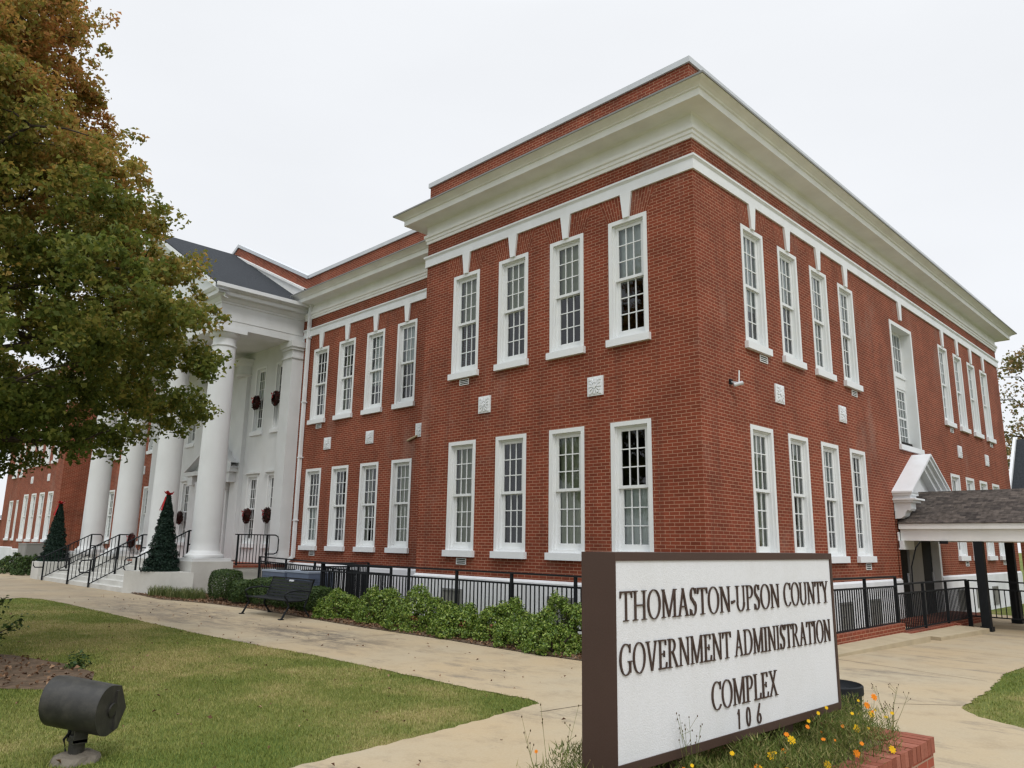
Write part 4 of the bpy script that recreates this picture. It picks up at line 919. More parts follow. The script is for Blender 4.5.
def glyph(ch):
    S = g_ser; D = g_diag; A = g_arc; Q = g_rect
    def stem(x, w=TK, z0=0, z1=1): return Q(x - w / 2, x + w / 2, z0, z1)
    if ch == 'T': return .78, stem(.39) + S(.39, 0, .34) + Q(.04, .74, .94, 1) + [[(.02, .76), (.06, .78), (.10, .94), (.03, 1)], [(.72, .78), (.76, .76), (.75, 1), (.68, .94)]]
    if ch == 'H': return .90, stem(.17) + stem(.73) + Q(.2, .7, .48, .53) + S(.17, 0, .32) + S(.73, 0, .32) + S(.17, 1, .32, 1) + S(.73, 1, .32, 1)
    if ch == 'O': return .92, A(.46, .5, .42, .52, 0, 360, TK, TN, 36)
    if ch == 'M': return 1.10, stem(.16, .06) + stem(.93, TK) + D(.16, 1, .53, .02, TK)[:] + D(.53, .02, .90, 1, .06) + S(.16, 0, .26) + S(.93, 0, .32) + S(.14, 1, .2, 1) + S(.97, 1, .24, 1)
    if ch == 'A': return .86, D(.14, 0, .43, 1.01, .06) + D(.70, 0, .40, 1.01, TK) + Q(.26, .58, .32, .37) + S(.14, 0, .26) + S(.71, 0, .32)
    if ch == 'S': return .58, A(.29, .75, .22, .27, 20, 235, .11, TN, 14) + A(.28, .27, .24, .29, -160, 55, .11, TN, 14) + D(.44, .36, .15, .66, .15) + [[(.45, .78), (.50, .78), (.50, 1), (.46, .98)], [(.05, .24), (.10, .22), (.09, .02), (.05, 0)]]
    if ch == 'N': return .92, stem(.17, .06) + stem(.76, .06) + D(.16, 1, .75, 0, TK + .02) + S(.17, 0, .26) + S(.13, 1, .22, 1) + S(.76, 1, .26, 1)
    if ch == '-': return .40, D(.06, .30, .06, .42, .02) + [[(.06, .30), (.34, .36), (.34, .45), (.06, .39)]]
    if ch == 'U': return .86, stem(.16, TK, .32, 1) + stem(.70, .06, .32, 1) + A(.42, .34, .325, .36, 180, 360, TK, TN, 16) + S(.16, 1, .32, 1) + S(.70, 1, .26, 1)
    if ch == 'P': return .70, stem(.17) + S(.17, 0, .32) + S(.15, 1, .26, 1) + A(.34, .74, .29, .26, -95, 95, TK, TN, 16) + Q(.2, .36, .955, 1) + Q(.2, .36, .48, .525)
    if ch == 'R': return .84, stem(.17) + S(.17, 0, .32) + S(.15, 1, .26, 1) + A(.34, .76, .27, .24, -95, 95, TK, TN, 16) + Q(.2, .36, .955, 1) + Q(.2, .36, .52, .565) + D(.72, 0, .38, .54, TK) + S(.74, 0, .26)
    if ch == 'C': return .80, A(.46, .5, .42, .52, 48, 312, TK, TN, 28) + [[(.70, .72), (.75, .70), (.76, 1), (.71, .97)]] + D(.74, .17, .70, .10, .05)
    if ch == 'G': return .90, A(.46, .5, .42, .52, 48, 310, TK, TN, 28) + [[(.70, .72), (.75, .70), (.76, 1), (.71, .97)]] + stem(.74, TK, .06, .42) + S(.74, .44, .30, 1)
    if ch == 'Y': return .82, stem(.42, TK, 0, .48) + S(.42, 0, .32) + D(.42, .44, .14, 1, TK) + D(.42, .44, .69, 1, .06) + S(.15, 1, .30, 1) + S(.70, 1, .24, 1)
    if ch == 'V': return .86, D(.42, 0, .14, 1, TK) + D(.44, 0, .72, 1, .06) + S(.15, 1, .30, 1) + S(.72, 1, .24, 1)
    if ch == 'E': return .70, stem(.17) + Q(.05, .60, 0, .045) + Q(.05, .58, .955, 1) + Q(.2, .48, .49, .535) + [[(.56, 0), (.62, 0), (.66, .22), (.62, .22)], [(.55, .80), (.60, .80), (.59, 1), (.54, 1)], [(.44, .40), (.48, .40), (.48, .62), (.44, .62)]]
    if ch == 'D': return .92, stem(.17) + Q(.05, .42, .955, 1) + Q(.05, .42, 0, .045) + A(.42, .5, .42, .5, -90, 90, TK, TN, 20)
    if ch == 'I': return .38, stem(.19) + S(.19, 0, .32) + S(.19, 1, .32, 1)
    if ch == 'L': return .68, stem(.17) + S(.17, 1, .32, 1) + Q(.05, .58, 0, .045) + [[(.54, 0), (.60, 0), (.65, .24), (.61, .24)]]
    if ch == 'X': return .86, D(.70, 0, .18, 1, TK) + D(.14, 0, .68, 1, .06) + S(.15, 0, .26) + S(.71, 0, .30) + S(.19, 1, .30, 1) + S(.68, 1, .26, 1)
    if ch == '1': return .55, D(.27, 0, .29, 1, .085) + [[(.12, .78), (.18, .74), (.30, .93), (.28, 1)]]
    if ch == '0': return .95, A(.40, .5, .26, .5, 0, 360, .085, .075, 30)
    if ch == '6': return .80, A(.40, .27, .26, .28, 0, 360, .085, .075, 26) + [[(.14, .30), (.26, .34), (.36, .64), (.28, .66)], [(.28, .62), (.37, .60), (.56, 1.02), (.50, 1.06)]]
    return .42, []
def write(text, x0, x1, zb, h, sp=.02):
    W = sum(glyph(c)[0] + sp for c in text) - sp; k = (x1 - x0) / W; x = x0
    G = Glyphs()
    for ch in text:
        wd, polys = glyph(ch)
        for p in polys: G.poly([(x + a * k, zb + c * h) for a, c in p])
        x += (wd + sp) * k
    return G.mb.obj('lettering', MT['letter'], sg)
write("THOMASTON-UPSON", .024, 1.650, 1.372, .147, .012)
write("COUNTY", 1.700, 2.342, 1.376, .145, .012)
write("GOVERNMENT", .014, 1.046, 1.115, .147, .012)
write("ADMINISTRATION", 1.083, 2.338, 1.117, .146, .012)
write("COMPLEX", .820, 1.566, .852, .147, .012)
write("1", 1.075, 1.125, .719, .107)
write("0", 1.168, 1.250, .719, .107)
write("6", 1.288, 1.360, .719, .107)

# planter under the sign
pln = thing('brick_planter', 'low red brick planter with a rowlock top holding the sign and flowers', 'planter')
PX0, PX1, PY0, PY1, PH = 4.30, 5.30, -10.6, -5.86, .40
def ring(mb, x0, x1, y0, y1, t, z0, z1):
    mb.box(x1 - t, x1, y0, y1, z0, z1); mb.box(x0, x0 + t, y0, y1, z0, z1); mb.box(x0 + t, x1 - t, y1 - t, y1, z0, z1); mb.box(x0 + t, x1 - t, y0, y0 + t, z0, z1)
b = MB(); ring(b, PX0 + .012, PX1 - .012, PY0 + .012, PY1 - .012, .17, -.1, PH - .105); b.obj('brickwork', MT['brick_pl'], pln)
cap = MB(); rr = random.Random(4)
def rowlock(x0, x1, y0, y1, along):
    n = int(round(((y1 - y0) if along == 'y' else (x1 - x0)) / .079))
    for i in range(n):
        dz = rr.uniform(-.003, .003); j = rr.uniform(-.002, .002)
        if along == 'y':
            a = y0 + (y1 - y0) * i / n + .004; c = y0 + (y1 - y0) * (i + 1) / n - .004; cap.box(x0 + j, x1 + j, a, c, PH - .103, PH + dz)
        else:
            a = x0 + (x1 - x0) * i / n + .004; c = x0 + (x1 - x0) * (i + 1) / n - .004; cap.box(a, c, y0 + j, y1 + j, PH - .103, PH + dz)
rowlock(PX1 - .20, PX1, PY0, PY1, 'y'); rowlock(PX0, PX0 + .20, PY0, PY1, 'y'); rowlock(PX0 + .2, PX1 - .2, PY1 - .2, PY1, 'x'); rowlock(PX0 + .2, PX1 - .2, PY0, PY0 + .2, 'x')
capm = mat("cap_bricks", rand=[(0, (.21, .066, .040)), (.5, (.27, .090, .056)), (1, (.34, .13, .088))], rough=.85, spec=.2, bump=(60, .4), noise=(14, .12))
bevel(cap.obj('cap_course', capm, pln), .006)
mo = MB(); ring(mo, PX0 + .008, PX1 - .008, PY0 + .008, PY1 - .008, .185, PH - .1035, PH - .006); mo.obj('mortar_bed', mat("planter_mortar", (.33, .24, .18), .95, .1, bump=(60, .4)), pln)
b = MB(); b.box(PX0 + .17, PX1 - .17, PY0 + .17, PY1 - .17, 0, PH - .05); b.obj('soil', MT['soil'], pln)

# ------------------------------------------------------------------ leaf machinery
def leaf_cloud(P, D, size, aspect=.55, jitter=.5, bend=.25, flat=None, sizev=.35):
    """P (n,3) positions, D (n,3) preferred normals; returns verts, faces of folded rhombic leaves"""
    n = len(P); rng = RNG
    nr = D + rng.normal(0, jitter, (n, 3)); nr /= np.linalg.norm(nr, axis=1)[:, None] + 1e-9
    t = rng.normal(0, 1, (n, 3)); t -= (t * nr).sum(1)[:, None] * nr; t /= np.linalg.norm(t, axis=1)[:, None] + 1e-9
    b = np.cross(nr, t); s = size * (1 + rng.uniform(-sizev, sizev, n))[:, None]
    v0 = P - t * s * .5; v2 = P + t * s * .5 - nr * s * bend * .3; v1 = P + b * s * aspect * .5 + nr * s * bend * .5 + t * s * .05; v3 = P - b * s * aspect * .5 + nr * s * bend * .5 + t * s * .05
    V = np.stack([v0, v1, v2, v3], 1).reshape(-1, 3); return V
def quads_obj(name, V, material, parent=None, tri=False):
    k = 3 if tri else 4; n = len(V) // k
    me = bpy.data.meshes.new(name); me.vertices.add(len(V)); me.vertices.foreach_set("co", V.astype(np.float32).ravel())
    me.loops.add(n * k); me.loops.foreach_set("vertex_index", np.arange(n * k, dtype=np.int32)); me.polygons.add(n)
    me.polygons.foreach_set("loop_start", np.arange(0, n * k, k, dtype=np.int32)); me.polygons.foreach_set("loop_total", np.full(n, k, dtype=np.int32))
    me.update(calc_edges=True); me.materials.append(material); return link(name, me, parent)
def unit(n): 
    v = RNG.normal(0, 1, (n, 3)); return v / np.linalg.norm(v, axis=1)[:, None]

# ---- big autumn tree
def big_tree():
    tx, ty = -7.6, -10.9
    t = thing('autumn_tree', 'large broad tree with olive green leaves turning rust at the top, at the left edge', 'tree', (0, 0, 0))
    rz = [2.6, 3.0, 3.5, 4.1, 5.4, 6.2, 7.0, 7.8, 9.0, 10.2, 11.6, 13.0]; rr_ = [2.2, 3.1, 3.9, 4.65, 4.95, 4.35, 3.9, 3.05, 2.6, 1.95, 1.2, .2]
    wood = MB(); wood.tube([(tx, ty, -.1), (tx + .03, ty, 1.2), (tx, ty + .03, 3), (tx + .05, ty, 6), (tx, ty, 9), (tx, ty, 12.2)], .3, 14, radii=[.36, .27, .24, .17, .10, .03])
    rd = random.Random(21); tips = []
    limbs = MB()
    for i in range(46):
        z0 = 2.4 + 9.3 * (i / 46) ** 1.1; a = i * 2.4 + rd.uniform(-.3, .3); Rm = float(np.interp(z0 + .5, rz, rr_)) * rd.uniform(.6, .84)
        rise = rd.uniform(.15, .45) * Rm; pts = [(tx, ty, z0)]; 
        for k in range(1, 6):
            u = k / 5; pts.append((tx + math.cos(a + .15 * u) * Rm * u + rd.uniform(-.1, .1), ty + math.sin(a + .15 * u) * Rm * u + rd.uniform(-.1, .1), z0 + rise * u - .25 * u * u * Rm * (.5 if z0 < 5 else .1) + rd.uniform(-.08, .08)))
        r0 = .10 * (1 - i / 60); limbs.tube(pts, .05, 7, radii=[r0 * (1 - .8 * k / 5) + .006 for k in range(6)])
        for k in (2, 3, 4, 5):
            p = Vector(pts[k]); tips.append(p)
            for _ in range(2):
                q = p + Vector((rd.uniform(-.8, .8), rd.uniform(-.8, .8), rd.uniform(-.35, .5))); limbs.tube([p, (p + q) / 2 + Vector((0, 0, .06)), q], .012, 5, radii=[.02, .014, .006]); tips.append(q)
    wood.obj('trunk', MT['wood'], t, smooth=True); limbs.obj('limbs', MT['wood'], t, smooth=True)
    C = [np.array(p) for p in tips]
    LB = [(np.array(p), q) for p, q in (((-4.55, -7.9, 5.15), .62), ((-4.5, -7.7, 4.45), .5), ((-4.75, -8.1, 5.9), .55), ((-5.0, -8.3, 4.0), .5), ((-4.9, -8.6, 6.7), .5))]
    tries = 0
    while len(LB) < 225 and tries < 20000:
        tries += 1
        z = rd.uniform(3.0, 12.7); Rm = float(np.interp(z, rz, rr_)); a = rd.uniform(0, 2 * math.pi); r = Rm * rd.uniform(.30, .95) ** .6
        p = np.array([tx + r * math.cos(a), ty + r * math.sin(a), z]); q = rd.uniform(.42, .80)
        if all(np.linalg.norm((p - o_) * np.array([1, 1, 1.3])) > .62 for o_, _ in LB): LB.append((p, q))
    Cc = []
    for p, q in LB:
        for _ in range(24): v = np.array([rd.gauss(0, 1) for _ in range(3)]); v /= np.linalg.norm(v); Cc.append(p + v * q * rd.uniform(.35, 1.25) * np.array([1.1, 1.1, .62]))
    C = np.array(C + Cc); per = 50
    cs = np.repeat(C, per, 0); rad = np.repeat(RNG.uniform(.10, .26, len(C)), per)[:, None]
    d = unit(len(cs)); P = cs + d * rad * (RNG.random((len(cs), 1)) ** .5) * np.array([1.15, 1.15, .8])
    nrm = d * .5 + np.array([0, 0, .45]); V = leaf_cloud(P, nrm, .080, .60, .9, .4, sizev=.5)
    quads_obj('crown', V, MT['autumn'], t)
big_tree()

def small_tree(name, label, x, y, z0, z1, r, ncl, per, leaf, material, trunk=.14):
    t = thing(name, label, 'tree'); rd = random.Random(int(abs(x * 10))); wd = MB(); wd.tube([(x, y, -.2), (x, y, z0), (x + .1, y, (z0 + z1) / 2), (x, y, z1 - .5)], trunk, 10, radii=[trunk, trunk * .8, trunk * .5, .02]); wd.obj('trunk', MT['wood'], t, smooth=True)
    lb = MB(); C = []
    for i in range(ncl):
        u = rd.random(); z = z0 + (z1 - z0) * u; rm = r * math.sin(math.pi * min(1, .18 + .8 * u)) ** .7; a = rd.uniform(0, 6.283); q = rm * math.sqrt(rd.random()); p = Vector((x + q * math.cos(a), y + q * math.sin(a), z)); C.append(np.array(p))
        if i % 6 == 0: lb.tube([(x, y, max(z0 * .8, z - q * .6)), (Vector((x, y, z)) + p) / 2, p], .03, 5, radii=[.06, .035, .01])
    lb.obj('limbs', MT['wood'], t, smooth=True); C = np.array(C); cs = np.repeat(C, per, 0); d = unit(len(cs)); P = cs + d * RNG.uniform(.2, .9, (len(cs), 1)) * (r * .16)
    quads_obj('crown', leaf_cloud(P, d * .3 + np.array([0, 0, .6]), leaf, .7, .8, .3), material, t)
MT['far_leaf'] = mat("far_leaves", rand=[(0, (.10, .11, .03)), (.5, (.20, .18, .06)), (.8, (.32, .20, .08)), (1, (.42, .32, .18))], rough=.7, spec=.2, trans=.4)
small_tree('far_tree', 'sparse yellow green tree behind the right end of the building', -1.2, 40, 3.5, 13.2, 5.0, 210, 44, .20, MT['far_leaf'], .22)
small_tree('far_tree', 'darker leafy tree farther right behind the walkway roof', 6.5, 46, 3.0, 11, 5.0, 170, 40, .24, MT['far_leaf'], .22)

# ---- shrubs
def shrub(x, y, r, h, label, material=None, n=3200, leaf=.042, boxy=False, group='loose green shrubs along the walk', zc=0.0):
    t = thing('shrub', label, 'shrub', (x, y, 0), group=group)
    st = MB(); rd = random.Random(int(x * 100))
    for i in range(9):
        a = rd.uniform(0, 6.28); st.tube([(0, 0, 0), (math.cos(a) * r * .35, math.sin(a) * r * .35, h * .45), (math.cos(a) * r * .6, math.sin(a) * r * .6, h * .75)], .012, 5, radii=[.014, .010, .004])
    st.obj('stems', MT['wood'], t)
    if boxy:
        q = RNG.uniform(-1, 1, (n, 3)); k = RNG.integers(0, 5, n); sg = np.where(RNG.random(n) < .5, -1.0, 1.0)
        for ax_ in (0, 1): mk = (k // 2 == ax_) & (k < 4); q[mk, ax_] = sg[mk]
        q[k == 4, 2] = 1.0; d = q / np.linalg.norm(q, axis=1)[:, None]
        ln = np.linalg.norm(q, axis=1); q = q * (1 - .36 * np.clip(ln - 1.05, 0, 1) ** 1.0)[:, None] * RNG.uniform(.86, 1.02, (n, 1)) * (1 + .03 * np.sin(q[:, :1] * 7 + x))
        P = np.stack([q[:, 0] * r, q[:, 1] * r * .85, (q[:, 2] + 1) / 2 * h + .03], 1)
    else:
        nc = int(n / 34); dc = unit(nc); dc[:, 2] = np.abs(dc[:, 2]) - .08
        lump = 1 + .09 * np.sin(5 * dc[:, 0] + x * 3) * np.cos(4 * dc[:, 1] - x) + .07 * np.sin(7 * dc[:, 0] + 5 * dc[:, 1] + 2 * x)
        cc = dc * lump[:, None] * RNG.uniform(.80, .97, (nc, 1)) * np.array([r, r * .85, h])
        k = RNG.integers(0, nc, n); d = unit(n) * .8 + dc[k] * .6; d /= np.linalg.norm(d, axis=1)[:, None]
        P = cc[k] + d * RNG.uniform(.03, .11, (n, 1)); P[:, 2] = np.abs(P[:, 2]) * .98 + .03
    quads_obj('foliage', leaf_cloud(P, d * 1.0 + np.array([0, 0, .35]), leaf, .6, .55, .35), material or MT['shrub'], t)
    return t
SH = [(-8.35, -2.15, .74, .60, 'light green shrub at the left end of the row, just right of the bench'), (-6.95, -1.95, .82, .76, 'second green shrub right of the bench, taller than the first'), (-5.45, -2.1, .98, .80, 'widest rounded green shrub in the middle of the row'),
      (-4.05, -2.3, .72, .58, 'low bright green shrub fourth along the row from the bench'), (-2.95, -2.0, .84, .74, 'fifth green shrub from the bench, near the sign'), (-1.65, -2.0, .86, .88, 'dark green shrub immediately left of the brown sign edge'), (-.4, -2.0, .85, .9, 'green shrub half hidden behind the brown sign edge')]
for x, y, r, h, lb in SH: shrub(x, y, r * .80, h * 1.0, lb, n=9000, leaf=.048)
shrub(-1.35, -2.55, .50, .42, 'low front shrub at the walk edge beside the brown sign edge', n=3600); shrub(-2.2, -2.5, .42, .42, 'small low shrub in front of the row, left of the brown sign edge', n=3000)
shrub(.6, -1.95, .8, .8, 'shrub at the right end of the row, behind the white sign panel', n=3000)
bx = 'clipped dark box shrubs beside the bench'
shrub(-14.25, -2.1, .47, .86, 'round topped clipped dark green shrub left of the bench, nearest the porch', MT['shrub_dark'], 8500, .040, True, bx)
shrub(-13.15, -2.1, .40, .62, 'lower clipped shrub touching the left arm of the bench', MT['shrub_dark'], 8500, .040, True, bx)
shrub(-12.1, -1.9, .50, .72, 'dark clipped shrub behind the left half of the bench', MT['shrub_dark'], 8500, .040, True, bx)
shrub(-10.9, -1.9, .50, .66, 'dark clipped shrub behind the right half of the bench', MT['shrub_dark'], 8500, .040, True, bx)
shrub(-9.8, -1.9, .46, .60, 'small dark shrub behind the right arm of the bench', MT['shrub_dark'], 8500, .040, True, bx)
for i, (x, y, lb) in enumerate([(-33.2, -2.2, 'rounded dark shrub left of the left cheek wall'), (-34.9, -2.3, 'second dark shrub left of the left cheek wall'), (-36.9, -2.2, 'dark shrub at the far left of the portico bed')]): shrub(x, y, 1.0, .9, lb, MT['shrub_dark'], 4500, .075, False, 'dark shrubs left of the steps')

def blades(name, label, cx, cy, rx, ry, n, h, material, wdt=.012, group=None, z=0.02, lean=.5):
    r_ = np.sqrt(RNG.random(n)); a = RNG.random(n) * 6.283; x = cx + rx * r_ * np.cos(a); y = cy + ry * r_ * np.sin(a)
    th = RNG.random(n) * 6.283; hh = h * RNG.uniform(.5, 1.1, n); ln = lean * hh * RNG.uniform(.3, 1.2, n)
    dx, dy = np.cos(th), np.sin(th); px, py = -dy * wdt / 2, dx * wdt / 2
    V = np.zeros((n, 8, 3)); zz = np.full(n, z)
    m1 = np.stack([x + dx * ln * .3, y + dy * ln * .3, zz + hh * .65], 1); tp = np.stack([x + dx * ln, y + dy * ln, zz + hh * .95], 1); b0 = np.stack([x, y, zz], 1); w_ = np.stack([px, py, np.zeros(n)], 1)
    V[:, 0] = b0 - w_; V[:, 1] = b0 + w_; V[:, 2] = m1 + w_ * .8; V[:, 3] = m1 - w_ * .8; V[:, 4] = m1 - w_ * .8; V[:, 5] = m1 + w_ * .8; V[:, 6] = tp + w_ * .15; V[:, 7] = tp - w_ * .15
    return quads_obj(name, V.reshape(-1, 3), material)
for i, (x, y, lb) in enumerate([(-17.2, -2.75, 'clump of strappy green leaves in front of the right cheek wall'), (-16.2, -2.6, 'strappy leaf clump in the middle of the bed below the porch'), (-15.5, -2.45, 'strappy leaf clump just left of the round topped box shrub')]):
    tag(blades('lily_turf', lb, x, y, .48, .34, 420, .32, MT['strap'], .014), lb, 'plant', 'strappy leaf clumps below the porch')

# ---- grass blades over the near lawn, leaf litter (stuff)
from mathutils.geometry import intersect_point_tri_2d
def inpoly(x, y, poly):
    c = np.zeros(len(x), bool); n = len(poly); j = n - 1
    for i in range(n):
        xi, yi = poly[i]; xj, yj = poly[j]
        k = ((yi > y) != (yj > y)) & (x < (xj - xi) * (y - yi) / (yj - yi + 1e-12) + xi); c ^= k; j = i
    return c
walkp = [(x, y) for x, y in WALK]
BED = [(-7.4, -9.6), (-6.3, -9.05), (-5.1, -8.75), (-4.0, -8.65), (-3.3, -8.9), (-3.0, -9.4), (-3.6, -9.9), (-5.2, -10.4), (-7.4, -10.9)]
def grass(n, x0, x1, y0, y1, h, wd, dens=None):
    x = RNG.uniform(x0, x1, n); y = RNG.uniform(y0, y1, n); k = ~inpoly(x, y, walkp) & ~inpoly(x, y, BED)
    d = np.hypot(x - CAM.x, y - CAM.y)
    # inside the view wedge only (roughly), thinner with distance
    ang = np.degrees(np.arctan2(y - CAM.y, x - CAM.x)); k &= (RNG.random(n) < np.clip((9.5 / d) ** 1.5, 0, 1))
    x, y, d = x[k], y[k], d[k]; n = len(x)
    th = RNG.random(n) * 6.283; hh = h * RNG.uniform(.4, 1.1, n); ln = hh * RNG.uniform(.2, 1.1, n); wv = wd * np.clip(d / 9, 1, 2.2)
    zz = np.array([zg(v) for v in y]); dx, dy = np.cos(th), np.sin(th); V = np.zeros((n, 3, 3))
    V[:, 0] = np.stack([x - dy * wv / 2, y + dx * wv / 2, zz], 1); V[:, 1] = np.stack([x + dy * wv / 2, y - dx * wv / 2, zz], 1); V[:, 2] = np.stack([x + dx * ln, y + dy * ln, zz + hh], 1)
    return V.reshape(-1, 3)
V = np.concatenate([grass(520000, -20, 1.7, -11.5, -4, .032, .008), grass(60000, 4.1, 9, -4, 5.2, .035, .009)])
tag(quads_obj('grass', V, MT['blade'], tri=True), 'short mown grass with straw coloured patches', 'grass', kind='stuff')
def litter(n, fn, size, name, label):
    x, y = fn(n); n = len(x); z = np.array([zg(v) for v in y]) + .03 + RNG.random(n) * .02
    V = leaf_cloud(np.stack([x, y, z], 1), np.tile([0, 0, 1.0], (n, 1)), size, .7, .45, .5); return tag(quads_obj(name, V, MT['litter']), label, 'leaves', kind='stuff')
def f_bed(n):
    x = RNG.uniform(-19, 1.8, n); y = RNG.uniform(-3.3, -1.3, n); k = inpoly(x, y, MULCH); return x[k], y[k]
litter(9000, f_bed, .055, 'leaf_litter', 'brown fallen leaves under the shrubs')
def f_lawn(n):
    x = RNG.uniform(-18, 2.5, n); y = RNG.uniform(-11, -3.4, n); k = RNG.random(n) < .5; return x[k], y[k]
litter(620, f_lawn, .04, 'fallen_leaves', 'scattered dry leaves on the lawn and walk')
def f_fb(n):
    x = RNG.uniform(-7.4, -3, n); y = RNG.uniform(-10.9, -8.6, n); k = inpoly(x, y, BED); return x[k], y[k]
litter(500, f_fb, .06, 'bed_litter', 'dead leaves lying on the bare flower bed')

# ---- planter flowers
fp = thing('flowering_plants', 'feathery green plants with yellow and orange blooms filling the planter under the sign', 'flowers')
n = 56000; x = RNG.uniform(PX0 + .14, PX1 - .02, n); y = RNG.uniform(-9.4, -6.1, n)
env = .27 + np.where(x < 4.9, .05, 0) + .07 * np.sin(x * 7) * np.cos(y * 5) + .05 * np.sin(y * 13); z = PH - .05 + env * RNG.random(n) ** .7
k = ~((x > 5.12) & (RNG.random(n) < .6)); k &= ~((y > -6.4) & (x > 4.95)); k &= ~((x > 4.64) & (x < 4.99) & (z > .66)); k &= (y < -6.25) | (RNG.random(n) < .5)
P = np.stack([x, y, z], 1)[k]; n = len(P)
tdir = unit(n); tdir[:, 2] = np.abs(tdir[:, 2]) + .5; tdir /= np.linalg.norm(tdir, axis=1)[:, None]; sd_ = np.cross(tdir, unit(n)); sd_ /= np.linalg.norm(sd_, axis=1)[:, None]
ll = RNG.uniform(.02, .06, (n, 1)); V = np.stack([P - sd_ * .003, P + sd_ * .003, P + tdir * ll], 1).reshape(-1, 3)
quads_obj('foliage', V, MT['cosmos'], fp, tri=True)
stm = MB(); rd = random.Random(5); blooms = []
for i in range(90):
    x = rd.uniform(PX0 + .25, PX1 - .05); y = rd.uniform(-9.3, -6.25)
    if 4.62 < x < 5.0: x = rd.choice([rd.uniform(5.0, 5.2), rd.uniform(4.4, 4.6)])
    h = rd.uniform(.16, .34); e_ = (x + rd.uniform(-.04, .06), y + rd.uniform(-.06, .06), PH + h); stm.tube([(x, y, PH - .06), ((x + e_[0]) / 2, (y + e_[1]) / 2, PH + h * .5), e_], .002, 4, radii=[.003, .0022, .0015])
    if i < 50: blooms.append(e_)
stm.obj('stems', MT['cosmos'], fp)
def bloom(p, r, m_, nrm=None):
    b = MB(); nv = (Vector(nrm) if nrm else Vector((rd.uniform(.1, .9), rd.uniform(-.9, -.1), rd.uniform(.3, .9)))).normalized(); u = nv.orthogonal().normalized(); v = nv.cross(u); p = Vector(p)
    for k in range(8):
        a = 2 * math.pi * k / 8; d = u * math.cos(a) + v * math.sin(a); s = -u * math.sin(a) + v * math.cos(a)
        b.face([p, p + d * r * .6 + s * r * .26 + nv * r * .12, p + d * r * .98 + s * r * .17 + nv * r * .10, p + d * r * 1.02 + nv * r * .04, p + d * r * .98 - s * r * .17 + nv * r * .10, p + d * r * .6 - s * r * .26 + nv * r * .12])
    return b.obj('bloom', m_, fp)
SP = [(5.12, -6.55, .655, 'y'), (5.02, -6.35, .67, 'o'), (5.20, -7.05, .50, 'o'), (5.18, -7.45, .50, 'y'), (5.08, -7.7, .66, 'y'), (5.12, -8.2, .60, 'o'), (5.0, -6.15, .70, 'o'), (5.26, -6.6, .46, 'y'), (5.15, -6.9, .62, 'y'), (5.1, -8.0, .63, 'y'), (5.22, -8.7, .52, 'y')]
for x, y, z, c in SP: bloom((x, y, z - .03), .026, MT['yellow'] if c == 'y' else MT['orange'], (.75, -.5, .45))
for p in blooms: bloom(p, rd.uniform(.008, .018), MT['yellow'] if rd.random() < .45 else MT['orange'])
# seed stalks
def stalk(pts_base, label, n, h, spread, seed, size=.006, grp='thin seed stalks around the planter'):
    t = thing('seed_stalk', label, 'plant', pts_base, group=grp); rd2 = random.Random(seed); s = MB(); hd_ = MB()
    for i in range(n):
        a = rd2.uniform(0, 6.28); q = Vector((math.cos(a) * spread * rd2.uniform(.2, 1), math.sin(a) * spread * rd2.uniform(.2, 1), h * rd2.uniform(.5, 1))); mid = q * .5 + Vector((rd2.uniform(-.02, .02), rd2.uniform(-.02, .02), .02))
        s.tube([(0, 0, 0), mid, q], .001, 4, radii=[.0016, .0012, .0008])
        for k in range(2):
            q2 = mid.lerp(q, rd2.uniform(.3, .8)) ; e2 = q2 + Vector((rd2.uniform(-.05, .05), rd2.uniform(-.05, .05), rd2.uniform(.02, .07))); s.tube([q2, e2], .0008, 4); hd_.lathe(tuple(e2), [(.0005, -size), (size * .6, -size * .3), (size * .5, size * .4), (.0005, size)], 6)
        hd_.lathe(tuple(q), [(.0005, -size), (size * .6, -size * .3), (size * .5, size * .4), (.0005, size)], 6)
    s.obj('stems', MT['cosmos'], t)['kind'] = 'stuff'; hd_.obj('seed_heads', MT['seed'], t)['kind'] = 'stuff'
stalk((4.98, -8.62, PH), 'thin seed stalks rising in front of the lower left of the sign panel', 9, .52, .14, 3)
stalk((5.05, -5.98, PH), 'thin seed stalks at the far corner of the planter', 12, .34, .20, 9)
stalk((4.75, -9.45, PH), 'thin seed stalks left of the brown sign edge', 8, .62, .26, 13)
# tub behind the planter
tb = thing('round_tub', 'dark round tub standing behind the right end of the sign planter', 'tub', (4.10, -4.75, 0))
b = MB(); b.lathe((0, 0, 0), [(.22, 0), (.245, .02), (.255, .40), (.275, .42), (.275, .49), (.262, .50), (.255, .47), (.23, .44), (.02, .44)], 36); autosmooth(b.obj('body', MT['metal_black'], tb))

# ------------------------------------------------------------------ floodlight on the lawn
fl_ = thing('floodlight', 'bronze drum shaped ground floodlight on a concrete footing in the lawn', 'floodlight', (.24, -10.10, 0), 0)
b = MB(); rd = random.Random(2); n = 14; pts = []
b.lathe((0, 0, -.05), [(.18, 0), (.19, .04), (.16, .10), (.10, .115), (.01, .12)], 14)
for i, v in enumerate(b.v): b.v[i] = (v[0] * (1 + .14 * math.sin(i * 1.7)), v[1] * (1 + .1 * math.sin(i * 2.3)), v[2] + .01 * math.sin(i))
b.obj('footing', MT['rock'], fl_)
b = MB(); b.tube([(0, 0, .05), (0, 0, .2)], .06, 14); b.tube([(-.035, 0, .17), (0, 0, .30)], .045, 12); b.box(-.1, -.08, -.05, .05, .15, .28); b.box(.06, .08, -.05, .05, .15, .28); b.box(-.1, .08, -.05, .05, .14, .17); bevel(b.obj('stem', MT['lampbody'], fl_), .006)
